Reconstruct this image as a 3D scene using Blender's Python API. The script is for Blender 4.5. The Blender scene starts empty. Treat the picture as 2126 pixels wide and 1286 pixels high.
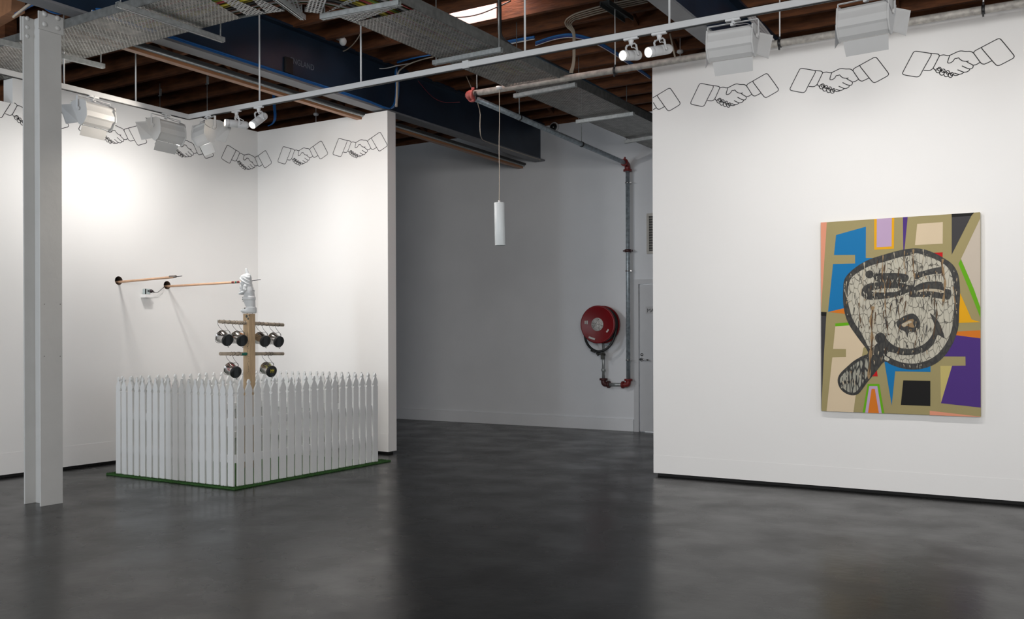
import bpy, math, random
from mathutils import Vector, Matrix
random.seed(7)
S = bpy.context.scene
COL = S.collection
R = math.radians

# ------------------------------------------------------------------ camera
YAW, ROLL = R(31.371), R(-0.19216)
FPX, CX, CY, HCAM = 1933.17, 1063.0, 699.5, 1.32
Fv = Vector((-math.sin(YAW), math.cos(YAW), 0)); Rt = Vector((math.cos(YAW), math.sin(YAW), 0)); Uv = Vector((0, 0, 1))
Rr = Rt * math.cos(ROLL) + Uv * math.sin(ROLL)
Ur = Uv * math.cos(ROLL) - Rt * math.sin(ROLL)
cd = bpy.data.cameras.new('camera'); cam = bpy.data.objects.new('camera', cd); COL.objects.link(cam)
cam.matrix_world = Matrix(((Rr.x, Ur.x, -Fv.x, 0), (Rr.y, Ur.y, -Fv.y, 0), (Rr.z, Ur.z, -Fv.z, HCAM), (0, 0, 0, 1)))
cd.sensor_width = 36; cd.lens = FPX / 2126 * 36; cd.shift_y = (CY - 643) / 2126
cd.clip_start = .05
S.camera = cam

# ------------------------------------------------------------------ world, light, exposure
S.view_settings.view_transform = 'Standard'; S.view_settings.look = 'None'
S.view_settings.exposure = 0.17; S.view_settings.gamma = 1; S.view_settings.use_curve_mapping = False
W = bpy.data.worlds.new('world'); S.world = W; W.use_nodes = True
W.node_tree.nodes['Background'].inputs[0].default_value = (.91, .95, 1, 1)
W.node_tree.nodes['Background'].inputs[1].default_value = 1.0

def area(name, loc, target, sx, sy, power, color, spread=180, parent=None):
    d = bpy.data.lights.new(name, 'AREA'); d.shape = 'RECTANGLE'; d.size = sx; d.size_y = sy; d.energy = power; d.color = color
    d.spread = R(spread)
    o = bpy.data.objects.new(name, d); COL.objects.link(o)
    v = Vector(target) - Vector(loc)
    o.location = loc; o.rotation_euler = v.to_track_quat('-Z', 'Y').to_euler()
    if parent: o.parent = parent
    return o
# added fill lamps behind the camera: a cool one left, a broad warm one
area('cool_fill_light', (-7.35, -1.2, 2.7), (-5.6, 11.8, 1.6), .7, 1.6, 80, (.80, .90, 1))
area('front_fill_light', (1.5, -3.5, 2.6), (-3.5, 8.2, 1.5), 3.5, 2.2, 350, (1.0, .965, .92))

# ------------------------------------------------------------------ pixel -> world point on a known plane (photograph is 2126 x 1286)
def ray(x, y): return Fv * FPX + Rr * (x - CX) - Ur * (y - CY)
CAM = Vector((0, 0, HCAM))
def pz(x, y, z=0.0):
    d = ray(x, y); return CAM + d * ((z - HCAM) / d.z)
def py(x, y, Y):
    d = ray(x, y); return CAM + d * (Y / d.y)
def px(x, y, X):
    d = ray(x, y); return CAM + d * (X / d.x)

# ------------------------------------------------------------------ materials
def srgb(r, g, b):
    f = lambda c: (c / 255 / 12.92) if c <= 10 else ((c / 255 + .055) / 1.055) ** 2.4
    return (f(r), f(g), f(b))
MATS = {}
def mat(name, col, rough=.6, metal=0, var=.06, scale=6, bump=0, bscale=40, emit=None, estr=0, spec=.5, stretch=(1, 1, 1), coat=0):
    if name in MATS: return MATS[name]
    m = bpy.data.materials.new(name); m.use_nodes = True; nt = m.node_tree; N = nt.nodes; L = nt.links
    b = N['Principled BSDF']
    tc = N.new('ShaderNodeTexCoord'); mp = N.new('ShaderNodeMapping'); mp.inputs['Scale'].default_value = stretch
    L.new(tc.outputs['Object'], mp.inputs[0])
    nz = N.new('ShaderNodeTexNoise'); nz.inputs['Scale'].default_value = scale; nz.inputs['Detail'].default_value = 5
    L.new(mp.outputs[0], nz.inputs['Vector'])
    rmp = N.new('ShaderNodeValToRGB')
    rmp.color_ramp.elements[0].position = .3; rmp.color_ramp.elements[1].position = .7
    rmp.color_ramp.elements[0].color = tuple(max(0, c * (1 - var)) for c in col) + (1,)
    rmp.color_ramp.elements[1].color = tuple(min(1, c * (1 + var)) for c in col) + (1,)
    L.new(nz.outputs['Fac'], rmp.inputs[0]); L.new(rmp.outputs[0], b.inputs['Base Color'])
    b.inputs['Roughness'].default_value = rough; b.inputs['Metallic'].default_value = metal
    b.inputs['Specular IOR Level'].default_value = spec
    b.inputs['Coat Weight'].default_value = coat
    if bump:
        n2 = N.new('ShaderNodeTexNoise'); n2.inputs['Scale'].default_value = bscale; n2.inputs['Detail'].default_value = 3
        L.new(mp.outputs[0], n2.inputs['Vector'])
        bp = N.new('ShaderNodeBump'); bp.inputs['Strength'].default_value = bump; bp.inputs['Distance'].default_value = .01
        L.new(n2.outputs['Fac'], bp.inputs['Height']); L.new(bp.outputs[0], b.inputs['Normal'])
    if emit:
        b.inputs['Emission Color'].default_value = emit + (1,); b.inputs['Emission Strength'].default_value = estr
    MATS[name] = m
    return m

wall_white = mat('wall_paint', (.80, .79, .775), .75, var=.012, scale=1.2, bump=.05, bscale=25)
far_white = mat('far_wall_paint', (.80, .82, .85), .7, var=.03, scale=1.5, bump=.06, bscale=25)
door_paint = mat('door_paint', (.60, .61, .63), .45, var=.02)
col_paint = mat('column_paint', (.50, .50, .49), .5, var=.04, scale=4, bump=.25, bscale=14)
white_metal = mat('white_metal', (.66, .67, .68), .38, var=.02)
flood_paint = mat('flood_silver_paint', (.60, .60, .595), .42, var=.02)
track_paint = mat('track_grey_paint', (.62, .63, .64), .4, var=.02)
galv = mat('galvanised_steel', (.42, .44, .44), .42, metal=.6, var=.18, scale=30)
galv_pipe = mat('galvanised_pipe', (.36, .42, .46), .45, metal=.5, var=.3, scale=25)
old_pipe = mat('dusty_pipe', (.38, .36, .33), .6, metal=.2, var=.3, scale=22)
red_paint = mat('red_enamel', (.21, .006, .01), .38, var=.1)
dark_red = mat('dark_red_coupling', (.20, .02, .02), .45, var=.2)
pink_red = mat('faded_red_coupling', (.42, .09, .08), .55, var=.25, scale=30)
beam_blue = mat('dark_blue_steel', (.012, .027, .052), .36, var=.25, scale=3, spec=.6)
beam_grey = mat('beam_flange_grey', (.19, .195, .21), .5, var=.1)
black_mat = mat('black_plastic', (.012, .012, .013), .5, var=.1)
black_lid = mat('black_lid', (.010, .011, .012), .42, var=.1)
rubber = mat('black_rubber', (.015, .017, .018), .5, var=.1)
timber = mat('roof_timber', (.125, .042, .013), .8, var=.4, scale=5, bump=.4, bscale=12, stretch=(1, 1, 6))
board = mat('roof_board', (.05, .022, .012), .85, var=.4, scale=4, bump=.3, stretch=(.5, 6, 1))
copper_t = mat('varnished_timber', (.34, .155, .07), .4, var=.25, scale=10, stretch=(6, .3, 6))
post_wood = mat('raw_pine', (.50, .36, .22), .7, var=.15, scale=12, stretch=(5, 5, .5))
dowel = mat('pine_dowel', (.62, .38, .24), .6, var=.1, scale=10)
bar_wood = mat('old_dowel', (.42, .35, .27), .7, var=.2, scale=20)
picket_paint = mat('picket_white_paint', (.70, .71, .71), .45, var=.02, scale=8, bump=.05)
gnome_paint = mat('gnome_white_paint', (.66, .68, .69), .42, var=.03)
grass_mat = mat('artificial_grass', (.035, .12, .022), .9, var=.6, scale=120, bump=1, bscale=200)
ink = mat('black_line_paint', (.018, .018, .02), .6, var=.02)
silver = mat('tin_silver', (.72, .70, .68), .16, metal=1, var=.12, scale=9)
wire_m = mat('dark_wire', (.03, .03, .033), .4, metal=.6)
blue_c = mat('blue_cable', (.015, .13, .40), .45, var=.1)
cream_c = mat('cream_cable', (.55, .47, .38), .5, var=.1)
white_c = mat('white_cable', (.72, .72, .72), .5)
grey_c = mat('grey_cable', (.30, .29, .30), .5, var=.15)
green_b = mat('green_paint', (.01, .16, .12), .5)
red_b = mat('red_splash', (.40, .02, .03), .5)
yel_b = mat('yellow_splash', (.60, .50, .04), .5)
gap_shade = mat('shadow_gap', (.008, .008, .008), .8)
chrome = mat('brushed_chrome', (.55, .55, .55), .25, metal=1)
lens_hot = mat('lamp_lens', (1, .9, .75), .3, emit=(1.0, .80, .55), estr=18)
sky_lit = mat('skylight_glazing', (.9, .8, .78), .5, emit=(1.0, .86, .82), estr=15)
milk = mat('frosted_white', (.70, .74, .75), .35, var=.02)
dark_back = mat('dark_brick', (.05, .042, .04), .9, var=.3, scale=8)
label_w = mat('label_white', (.62, .60, .58), .6, var=.15, scale=60)

def floor_mat():
    m = bpy.data.materials.new('painted_floor'); m.use_nodes = True; nt = m.node_tree; N = nt.nodes; L = nt.links
    b = N['Principled BSDF']; tc = N.new('ShaderNodeTexCoord')
    def noise(s, d, st=(1, 1, 1), rot=0):
        mp = N.new('ShaderNodeMapping'); mp.inputs['Scale'].default_value = st; mp.inputs['Rotation'].default_value[2] = rot
        L.new(tc.outputs['Object'], mp.inputs[0])
        n = N.new('ShaderNodeTexNoise'); n.inputs['Scale'].default_value = s; n.inputs['Detail'].default_value = d
        L.new(mp.outputs[0], n.inputs['Vector']); return n.outputs['Fac']
    def ramp(src, p0, p1, c0, c1):
        r = N.new('ShaderNodeValToRGB'); r.color_ramp.elements[0].position = p0; r.color_ramp.elements[1].position = p1
        r.color_ramp.elements[0].color = (*c0, 1); r.color_ramp.elements[1].color = (*c1, 1); L.new(src, r.inputs[0]); return r.outputs[0]
    base = ramp(noise(1.1, 6), .3, .72, (.0062, .0063, .0064), (.0125, .0124, .0122))
    scuff = ramp(noise(9, 8, (1, .35, 1), .5), .66, .80, (0, 0, 0), (1, 1, 1))
    mix = N.new('ShaderNodeMixRGB'); mix.inputs[2].default_value = (.038, .039, .039, 1)
    mm = N.new('ShaderNodeMath'); mm.operation = 'MULTIPLY'; mm.inputs[1].default_value = .55
    L.new(scuff, mm.inputs[0]); L.new(mm.outputs[0], mix.inputs[0]); L.new(base, mix.inputs[1])
    # joints in the slab: one along Y, one along X
    sep = N.new('ShaderNodeSeparateXYZ'); L.new(tc.outputs['Object'], sep.inputs[0])
    prev = mix.outputs[0]
    wob = noise(2.5, 3)
    for ax, pos, colr, w in (('X', pz(1000, 905).x, (.004, .004, .005, 1), .008), ('Y', pz(900, 1155).y, (.05, .05, .05, 1), .003)):
        a = N.new('ShaderNodeMath'); a.operation = 'SUBTRACT'; a.inputs[1].default_value = pos; L.new(sep.outputs[ax], a.inputs[0])
        w2 = N.new('ShaderNodeMath'); w2.operation = 'MULTIPLY_ADD'; w2.inputs[1].default_value = .04; L.new(wob, w2.inputs[0]); L.new(a.outputs[0], w2.inputs[2])
        w3 = N.new('ShaderNodeMath'); w3.operation = 'SUBTRACT'; w3.inputs[1].default_value = .02; L.new(w2.outputs[0], w3.inputs[0])
        ab = N.new('ShaderNodeMath'); ab.operation = 'ABSOLUTE'; L.new(w3.outputs[0], ab.inputs[0])
        lt = N.new('ShaderNodeMath'); lt.operation = 'LESS_THAN'; lt.inputs[1].default_value = w; L.new(ab.outputs[0], lt.inputs[0])
        ml = N.new('ShaderNodeMath'); ml.operation = 'MULTIPLY'; ml.inputs[1].default_value = .6; L.new(lt.outputs[0], ml.inputs[0])
        mx = N.new('ShaderNodeMixRGB'); mx.inputs[2].default_value = colr; L.new(ml.outputs[0], mx.inputs[0]); L.new(prev, mx.inputs[1]); prev = mx.outputs[0]
    L.new(prev, b.inputs['Base Color'])
    rr = ramp(noise(2.2, 6), .3, .7, (.19, .19, .19), (.34, .34, .34)); L.new(rr, b.inputs['Roughness'])
    b.inputs['Specular IOR Level'].default_value = .21
    bp = N.new('ShaderNodeBump'); bp.inputs['Strength'].default_value = .06; bp.inputs['Distance'].default_value = .01
    L.new(noise(18, 4), bp.inputs['Height']); L.new(bp.outputs[0], b.inputs['Normal'])
    return m

def perf_mat(name, col, sx, sy, rough=.45, fill=.42):
    """galvanised sheet with real see-through slots"""
    m = bpy.data.materials.new(name); m.use_nodes = True; nt = m.node_tree; N = nt.nodes; L = nt.links
    b = N['Principled BSDF']; out = N['Material Output']
    b.inputs['Base Color'].default_value = (*col, 1); b.inputs['Roughness'].default_value = rough; b.inputs['Metallic'].default_value = .5
    tc = N.new('ShaderNodeTexCoord')
    br = N.new('ShaderNodeTexBrick'); br.offset = .5; br.inputs['Scale'].default_value = 1
    br.inputs['Brick Width'].default_value = sx; br.inputs['Row Height'].default_value = sy
    br.inputs['Mortar Size'].default_value = sy * fill; br.inputs['Mortar Smooth'].default_value = 0
    br.inputs['Color1'].default_value = (1, 1, 1, 1); br.inputs['Color2'].default_value = (1, 1, 1, 1); br.inputs['Mortar'].default_value = (0, 0, 0, 1)
    L.new(tc.outputs['UV'], br.inputs['Vector'])
    tr = N.new('ShaderNodeBsdfTransparent'); mx = N.new('ShaderNodeMixShader')
    L.new(br.outputs['Color'], mx.inputs[0]); L.new(b.outputs[0], mx.inputs[1]); L.new(tr.outputs[0], mx.inputs[2]); L.new(mx.outputs[0], out.inputs[0])
    nz = N.new('ShaderNodeTexNoise'); nz.inputs['Scale'].default_value = 14; nz.inputs['Detail'].default_value = 6; L.new(tc.outputs['Object'], nz.inputs['Vector'])
    r = N.new('ShaderNodeValToRGB'); r.color_ramp.elements[0].position = .35; r.color_ramp.elements[1].position = .7
    r.color_ramp.elements[0].color = tuple(c * .75 for c in col) + (1,); r.color_ramp.elements[1].color = tuple(min(1, c * 1.2) for c in col) + (1,)
    L.new(nz.outputs['Fac'], r.inputs[0]); L.new(r.outputs[0], b.inputs['Base Color'])
    return m
perf_fine = perf_mat('perforated_tray', (.43, .425, .40), .036, .020, fill=.22)
perf_strip = perf_mat('perforated_strip', (.50, .51, .51), .036, .026, fill=.22)

def crack_mat(name, pale, dark, width=.05, sc=26, st=(1, 1, .42), edge=.12):
    m = bpy.data.materials.new(name); m.use_nodes = True; nt = m.node_tree; N = nt.nodes; L = nt.links
    b = N['Principled BSDF']; b.inputs['Roughness'].default_value = .5
    tc = N.new('ShaderNodeTexCoord'); mp = N.new('ShaderNodeMapping'); mp.inputs['Scale'].default_value = st
    L.new(tc.outputs['Object'], mp.inputs[0])
    wn = N.new('ShaderNodeTexNoise'); wn.inputs['Scale'].default_value = 9; wn.inputs['Detail'].default_value = 3; L.new(mp.outputs[0], wn.inputs['Vector'])
    ad = N.new('ShaderNodeVectorMath'); ad.operation = 'MULTIPLY_ADD'; ad.inputs[1].default_value = (.05, .05, .05)
    L.new(wn.outputs['Color'], ad.inputs[0]); L.new(mp.outputs[0], ad.inputs[2])
    v = N.new('ShaderNodeTexVoronoi'); v.feature = 'DISTANCE_TO_EDGE'; v.inputs['Scale'].default_value = sc; L.new(ad.outputs[0], v.inputs['Vector'])
    r = N.new('ShaderNodeValToRGB'); r.color_ramp.elements[0].position = width; r.color_ramp.elements[0].color = (*dark, 1)
    r.color_ramp.elements[1].position = width + edge; r.color_ramp.elements[1].color = (*pale, 1)
    L.new(v.outputs['Distance'], r.inputs[0])
    n2 = N.new('ShaderNodeTexNoise'); n2.inputs['Scale'].default_value = 30; n2.inputs['Detail'].default_value = 4; L.new(mp.outputs[0], n2.inputs['Vector'])
    mx = N.new('ShaderNodeMixRGB'); mx.blend_type = 'MULTIPLY'; mx.inputs[0].default_value = .35
    L.new(r.outputs[0], mx.inputs[1]); L.new(n2.outputs['Fac'], mx.inputs[2]); L.new(mx.outputs[0], b.inputs['Base Color'])
    return m

# ------------------------------------------------------------------ mesh builder
class MB:
    def __init__(s): s.v = []; s.f = []; s.m = []; s.sm = []; s.uv = None
    def add(s, vs, fs, mi=0, smooth=False):
        o = len(s.v); s.v += [Vector(v) for v in vs]
        for f in fs: s.f.append([i + o for i in f]); s.m.append(mi); s.sm.append(smooth)
        return s
    def box(s, c, d, rz=0, mi=0, M=None):
        x, y, z = d[0] / 2, d[1] / 2, d[2] / 2
        vs = [Vector((a, b, e)) for a in (-x, x) for b in (-y, y) for e in (-z, z)]
        if M is None: M = Matrix.Translation(c) @ Matrix.Rotation(rz, 4, 'Z')
        else: M = Matrix.Translation(c) @ M
        return s.add([M @ v for v in vs], [(0, 1, 3, 2), (4, 6, 7, 5), (0, 4, 5, 1), (2, 3, 7, 6), (0, 2, 6, 4), (1, 5, 7, 3)], mi)
    def bb(s, a, b, mi=0):
        return s.box([(a[i] + b[i]) / 2 for i in range(3)], [abs(a[i] - b[i]) for i in range(3)], mi=mi)
    def bar(s, p0, p1, w, h, mi=0, up=(0, 0, 1)):
        p0, p1 = Vector(p0), Vector(p1); d = (p1 - p0); L = d.length; d.normalize()
        up = Vector(up); sx = d.cross(up)
        if sx.length < 1e-4: sx = d.cross(Vector((1, 0, 0)))
        sx.normalize(); u = sx.cross(d)
        vs = []
        for p in (p0, p1):
            for a, b in ((-1, -1), (1, -1), (1, 1), (-1, 1)): vs.append(p + sx * a * w / 2 + u * b * h / 2)
        return s.add(vs, [(0, 3, 2, 1), (4, 5, 6, 7), (0, 1, 5, 4), (1, 2, 6, 5), (2, 3, 7, 6), (3, 0, 4, 7)], mi)
    def tube(s, pts, r, n=10, mi=0, cap=True, closed=False, radii=None):
        pts = [Vector(p) for p in pts]; K = len(pts); vs = []; fs = []
        prev = None
        for i, p in enumerate(pts):
            if closed: t = pts[(i + 1) % K] - pts[i - 1]
            else: t = pts[min(i + 1, K - 1)] - pts[max(i - 1, 0)]
            t.normalize()
            if prev is None:
                a = t.cross(Vector((0, 0, 1)))
                if a.length < .05: a = t.cross(Vector((1, 0, 0)))
            else: a = prev - t * prev.dot(t)
            a.normalize(); prev = a; b = t.cross(a)
            rr = radii[i] if radii else r
            for k in range(n):
                q = 2 * math.pi * k / n; vs.append(p + (a * math.cos(q) + b * math.sin(q)) * rr)
        for i in range(K if closed else K - 1):
            j = (i + 1) % K
            for k in range(n): fs.append((i * n + k, i * n + (k + 1) % n, j * n + (k + 1) % n, j * n + k))
        s.add(vs, fs, mi, True)
        if cap and not closed:
            o = len(s.v) - len(vs)
            s.f.append([o + k for k in range(n)][::-1]); s.m.append(mi); s.sm.append(False)
            s.f.append([o + (K - 1) * n + k for k in range(n)]); s.m.append(mi); s.sm.append(False)
        return s
    def lathe(s, prof, c, axis=(0, 0, 1), n=32, mi=0, smooth=True):
        """prof: list of (radius, height along axis)"""
        ax = Vector(axis).normalized(); a = ax.cross(Vector((0, 0, 1)))
        if a.length < .05: a = Vector((1, 0, 0))
        a.normalize(); b = ax.cross(a); c = Vector(c); vs = []; fs = []
        for r, h in prof:
            for k in range(n):
                q = 2 * math.pi * k / n; vs.append(c + ax * h + (a * math.cos(q) + b * math.sin(q)) * r)
        for i in range(len(prof) - 1):
            for k in range(n): fs.append((i * n + k, i * n + (k + 1) % n, (i + 1) * n + (k + 1) % n, (i + 1) * n + k))
        return s.add(vs, fs, mi, smooth)
    def prism(s, poly, off, mi=0):
        """poly: list of 3D points, extruded by off"""
        n = len(poly); poly = [Vector(p) for p in poly]; off = Vector(off)
        vs = poly + [p + off for p in poly]
        fs = [tuple(range(n))[::-1], tuple(range(n, 2 * n))] + [(i, (i + 1) % n, n + (i + 1) % n, n + i) for i in range(n)]
        return s.add(vs, fs, mi)
    def ball(s, c, r, n=14, mi=0, M=None):
        r = (r, r, r) if not hasattr(r, '__len__') else r
        vs = []; fs = []; c = Vector(c)
        for i in range(n + 1):
            t = math.pi * i / n
            for k in range(2 * n):
                q = math.pi * k / n
                v = Vector((r[0] * math.sin(t) * math.cos(q), r[1] * math.sin(t) * math.sin(q), r[2] * math.cos(t)))
                if M: v = M @ v
                vs.append(c + v)
        for i in range(n):
            for k in range(2 * n): fs.append((i * 2 * n + k, (i + 1) * 2 * n + k, (i + 1) * 2 * n + (k + 1) % (2 * n), i * 2 * n + (k + 1) % (2 * n)))
        return s.add(vs, fs, mi, True)
    def build(s, name, mats, parent=None, bevel=0, origin=None, fixn=True):
        if not isinstance(mats, (list, tuple)): mats = [mats]
        if parent is not None:
            o0 = wloc(parent)
        elif origin is not None: o0 = Vector(origin)
        else:
            lo = [min(v[i] for v in s.v) for i in range(3)]; hi = [max(v[i] for v in s.v) for i in range(3)]
            o0 = Vector(((lo[0] + hi[0]) / 2, (lo[1] + hi[1]) / 2, lo[2]))
        me = bpy.data.meshes.new(name); me.from_pydata([v - o0 for v in s.v], [], s.f)
        for m in mats: me.materials.append(m)
        me.polygons.foreach_set('material_index', s.m); me.polygons.foreach_set('use_smooth', s.sm)
        me.validate(); me.update()
        if fixn:
            import bmesh
            bm = bmesh.new(); bm.from_mesh(me); bmesh.ops.remove_doubles(bm, verts=bm.verts, dist=1e-6)
            bmesh.ops.recalc_face_normals(bm, faces=bm.faces); bm.to_mesh(me); bm.free()
        if s.uv is not None:
            uvl = me.uv_layers.new(name='UVMap')
            for lp in me.loops:
                p = me.vertices[lp.vertex_index].co + o0; uvl.data[lp.index].uv = s.uv(p)
        o = bpy.data.objects.new(name, me); COL.objects.link(o)
        if parent is not None: o.parent = parent
        else: o.location = o0
        if bevel:
            b = o.modifiers.new('bevel', 'BEVEL'); b.width = bevel; b.segments = 2; b.limit_method = 'ANGLE'
        return o
def wloc(o):
    v = Vector(o.location)
    while o.parent: o = o.parent; v += Vector(o.location)
    return v
def tag(o, label=None, cat=None, group=None, kind=None):
    if label: o['label'] = label
    if cat: o['category'] = cat
    if group: o['group'] = group
    if kind: o['kind'] = kind
    return o
def thing(name, loc, label, cat, group=None, rz=0):
    o = bpy.data.objects.new(name, None); COL.objects.link(o); o.location = loc; o.rotation_euler = (0, 0, rz)
    o.empty_display_size = .05
    return tag(o, label, cat, group)
def struct(o): o['kind'] = 'structure'; return o
def copy_tree(o, parent=None):
    c = o.copy(); COL.objects.link(c); c.parent = parent
    for ch in [k for k in list(o.children)]: copy_tree(ch, c)
    return c
def smooth_path(pts, it=2):
    pts = [Vector(p) for p in pts]
    for _ in range(it):
        q = [pts[0]]
        for a, b in zip(pts, pts[1:]): q += [a * .75 + b * .25, a * .25 + b * .75]
        q.append(pts[-1]); pts = q
    return pts

# ------------------------------------------------------------------ setting
XL, YB, YF = -8.68, 8.205, 11.88      # left wall face, back and right wall face, far wall face
ZT = 3.868                            # top of the partition walls
GAP = .03
struct(MB().bb((-16, -6, -.1), (6, 12.4, 0)).build('floor', floor_mat(), origin=(0, 0, 0)))
# left wall with a high opening at its near end and two round holes
NOTCH_Y, NOTCH_Z = 5.105, 3.56
prof = [(XL, 2.5, GAP), (XL, YB + .15, GAP), (XL, YB + .15, ZT), (XL, NOTCH_Y, ZT), (XL, NOTCH_Y, NOTCH_Z), (XL, 2.5, NOTCH_Z)]
wl = struct(MB().prism(prof, (-.15, 0, 0)).build('wall_left', wall_white, origin=(0, 0, 0)))
holes = [px(246.5, 583, XL), px(347, 592.5, XL)]
cut = MB()
for h in holes: cut.lathe([(0, -.3), (.046, -.3), (.046, .3), (0, .3)], h, (1, 0, 0), 40)
co = cut.build('cutter', mat('hole_shade_brown', (.05, .03, .02), .9), origin=(0, 0, 0))  # dark cut faces stand in for the shade inside the hollow wall
bo = wl.modifiers.new('holes', 'BOOLEAN'); bo.object = co; bo.operation = 'DIFFERENCE'; bo.solver = 'EXACT'; bo.material_mode = 'TRANSFER'
dg = bpy.context.evaluated_depsgraph_get(); nm = bpy.data.meshes.new_from_object(wl.evaluated_get(dg))
wl.modifiers.clear(); wl.data = nm
bpy.data.objects.remove(co)
XE = -6.632
struct(MB().bb((XL, YB, GAP), (XE, YB + .145, ZT)).build('wall_back', wall_white, origin=(0, 0, 0)))
XR = -3.441
struct(MB().bb((XR, YB, GAP), (3.6, YB + .15, ZT)).build('wall_right', wall_white, origin=(0, 0, 0)))
# far wall with the door opening
DX0, DX1, DZ = py(1327, 899, YF).x, py(1327, 899, YF).x + .86, 2.07
fw = MB()
fw.bb((-16, YF, 0), (DX0, YF + .2, 4.40)); fw.bb((DX1, YF, 0), (6, YF + .2, 4.40)); fw.bb((DX0, YF, DZ), (DX1, YF + .2, 4.40))
struct(fw.build('wall_far', far_white, origin=(0, 0, 0)))
struct(MB().bb((-14.2, -6, 0), (-14, YF, 4.7)).build('wall_outer_left', dark_back, origin=(0, 0, 0)))  # outer wall of the room, also added to stop sky light leaking in
struct(MB().bb((3.6, YB, 0), (3.75, YF, 4.7)).build('wall_blocker_right', far_white, origin=(0, 0, 0)))  # unseen wall added to keep sky light out of the passage
struct(MB().bb((-16, YF - .012, 4.40), (6, YF + .2, 4.7)).build('trim_1', timber, origin=(0, 0, 0)))
# recessed strip under the hung walls, the gap's shade put into its black colour
sg = MB(); sg.bb((XL - .03, 2.5, 0), (XL - .12, YB, GAP)); sg.bb((XL - .12, YB + .03, 0), (XE - .03, YB + .12, GAP)); sg.bb((XR + .03, YB + .03, 0), (3.6, YB + .12, GAP))
struct(sg.build('trim_2', gap_shade, origin=(0, 0, 0)))
# skirting of the far wall
bsx = DX0 - .075
struct(MB().bb((-14, YF - .022, 0), (bsx, YF, .17)).build('baseboard_far', far_white, origin=(0, 0, 0), bevel=.006))
# faint flush skirting line on the gallery walls
sk = MB(); sk.bb((XL, 2.5, GAP), (XL + .0025, YB, .235)); sk.bb((XL, YB - .0025, GAP), (XE, YB, .235))
struct(sk.build('baseboard_left', wall_white, origin=(0, 0, 0)))
struct(MB().bb((XR, YB - .0015, GAP), (3.6, YB, .20)).build('baseboard_right', wall_white, origin=(0, 0, 0)))

# roof boards with skylight opening
sk0, sk1 = pz(905, 30, 4.70), pz(1035, 30, 4.70)
SKX0, SKX1, SKY0, SKY1 = -5.75, -4.60, 7.30, 7.70
rf = MB()
rf.bb((-16, -6, 4.70), (SKX0, 12.4, 4.75)); rf.bb((SKX1, -6, 4.70), (6, 12.4, 4.75))
rf.bb((SKX0, -6, 4.70), (SKX1, SKY0, 4.75)); rf.bb((SKX0, SKY1, 4.70), (SKX1, 12.4, 4.75))
struct(rf.build('ceiling', board, origin=(0, 0, 0)))
shaft = MB()
for a, b in (((SKX0 - .02, SKY0, 4.70), (SKX0, SKY1, 5.05)), ((SKX1, SKY0, 4.70), (SKX1 + .02, SKY1, 5.05)), ((SKX0, SKY0 - .02, 4.70), (SKX1, SKY0, 5.05)), ((SKX0, SKY1, 4.70), (SKX1, SKY1 + .02, 5.05))): shaft.bb(a, b)
shaft.bb((-6.05, 7.695, 4.437), (pz(1031, 37, 4.44).x, 7.703, 4.70))
struct(shaft.build('trim_3', mat('skylight_lining', (.80, .62, .58), .7), origin=(0, 0, 0)))
struct(MB().bb((SKX0 - .02, SKY0 - .02, 5.05), (SKX1 + .02, SKY1 + .02, 5.07)).build('window_1', sky_lit, origin=(0, 0, 0)))

# door in the far wall
door = struct(thing('door_1', (DX0, YF, 0), 'pale grey flush door in the far wall, partly behind the right gallery wall', 'door'))
MB().bb((DX0 + .008, YF + .012, .008), (DX1 - .008, YF + .052, DZ - .035)).build('door_leaf', door_paint, door)
fr = MB(); fr.bb((DX0 - .072, YF - .012, 0), (DX0, YF + .1, DZ + .035)); fr.bb((DX1, YF - .012, 0), (DX1 + .072, YF + .1, DZ + .035)); fr.bb((DX0, YF - .012, DZ - .03), (DX1, YF + .1, DZ + .035))
fr.build('door_frame', door_paint, door, bevel=.003)
hp = py(1331, 747, YF - .01)
MB().lathe([(0, 0), (.027, 0), (.027, .008), (.012, .02), (.012, .055), (0, .055)], (hp.x, YF + .012, hp.z), (0, -1, 0)).tube([(hp.x, YF - .035, hp.z), (hp.x + .05, YF - .038, hp.z), (hp.x + .12, YF - .035, hp.z - .004)], .0095).build('door_handle', chrome, door)
MB().lathe([(0, 0), (.02, 0), (.02, .01), (0, .012)], (hp.x + .004, YF + .012, py(1333, 740, YF).z + .02), (0, -1, 0)).build('lock_cylinder', chrome, door)
def text_mesh(txt, size, extr, M, name, m, parent=None, root=None, sx=1, align='LEFT'):
    c = bpy.data.curves.new(name, 'FONT'); c.body = txt; c.size = size; c.extrude = extr; c.align_x = align; c.resolution_u = 3
    t = bpy.data.objects.new(name, c); COL.objects.link(t)
    me = bpy.data.meshes.new_from_object(t.evaluated_get(bpy.context.evaluated_depsgraph_get()))
    bpy.data.objects.remove(t)
    o0 = wloc(parent) if parent is not None else Vector((0, 0, 0))
    me.transform(Matrix.Translation(-o0) @ M @ Matrix.Diagonal((sx, 1, 1, 1)))
    me.materials.append(m)
    o = bpy.data.objects.new(name, me); COL.objects.link(o)
    if parent is not None: o.parent = parent
    return o
s0 = py(1340.3, 637, YF); s1 = py(1340.3, 652, YF)
sg0 = MB().bb((s0.x, YF + .006, s1.z), (s0.x + .26, YF + .012, s0.z)).build('door_sign', mat('sign_plate', (.50, .50, .51), .4), door)
text_mesh('MA', .075, .0005, Matrix.Translation((s0.x + .018, YF + .0055, s1.z + .02)) @ Matrix.Rotation(R(90), 4, 'X'), 'lettering', black_mat, sg0, sx=.95)

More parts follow.
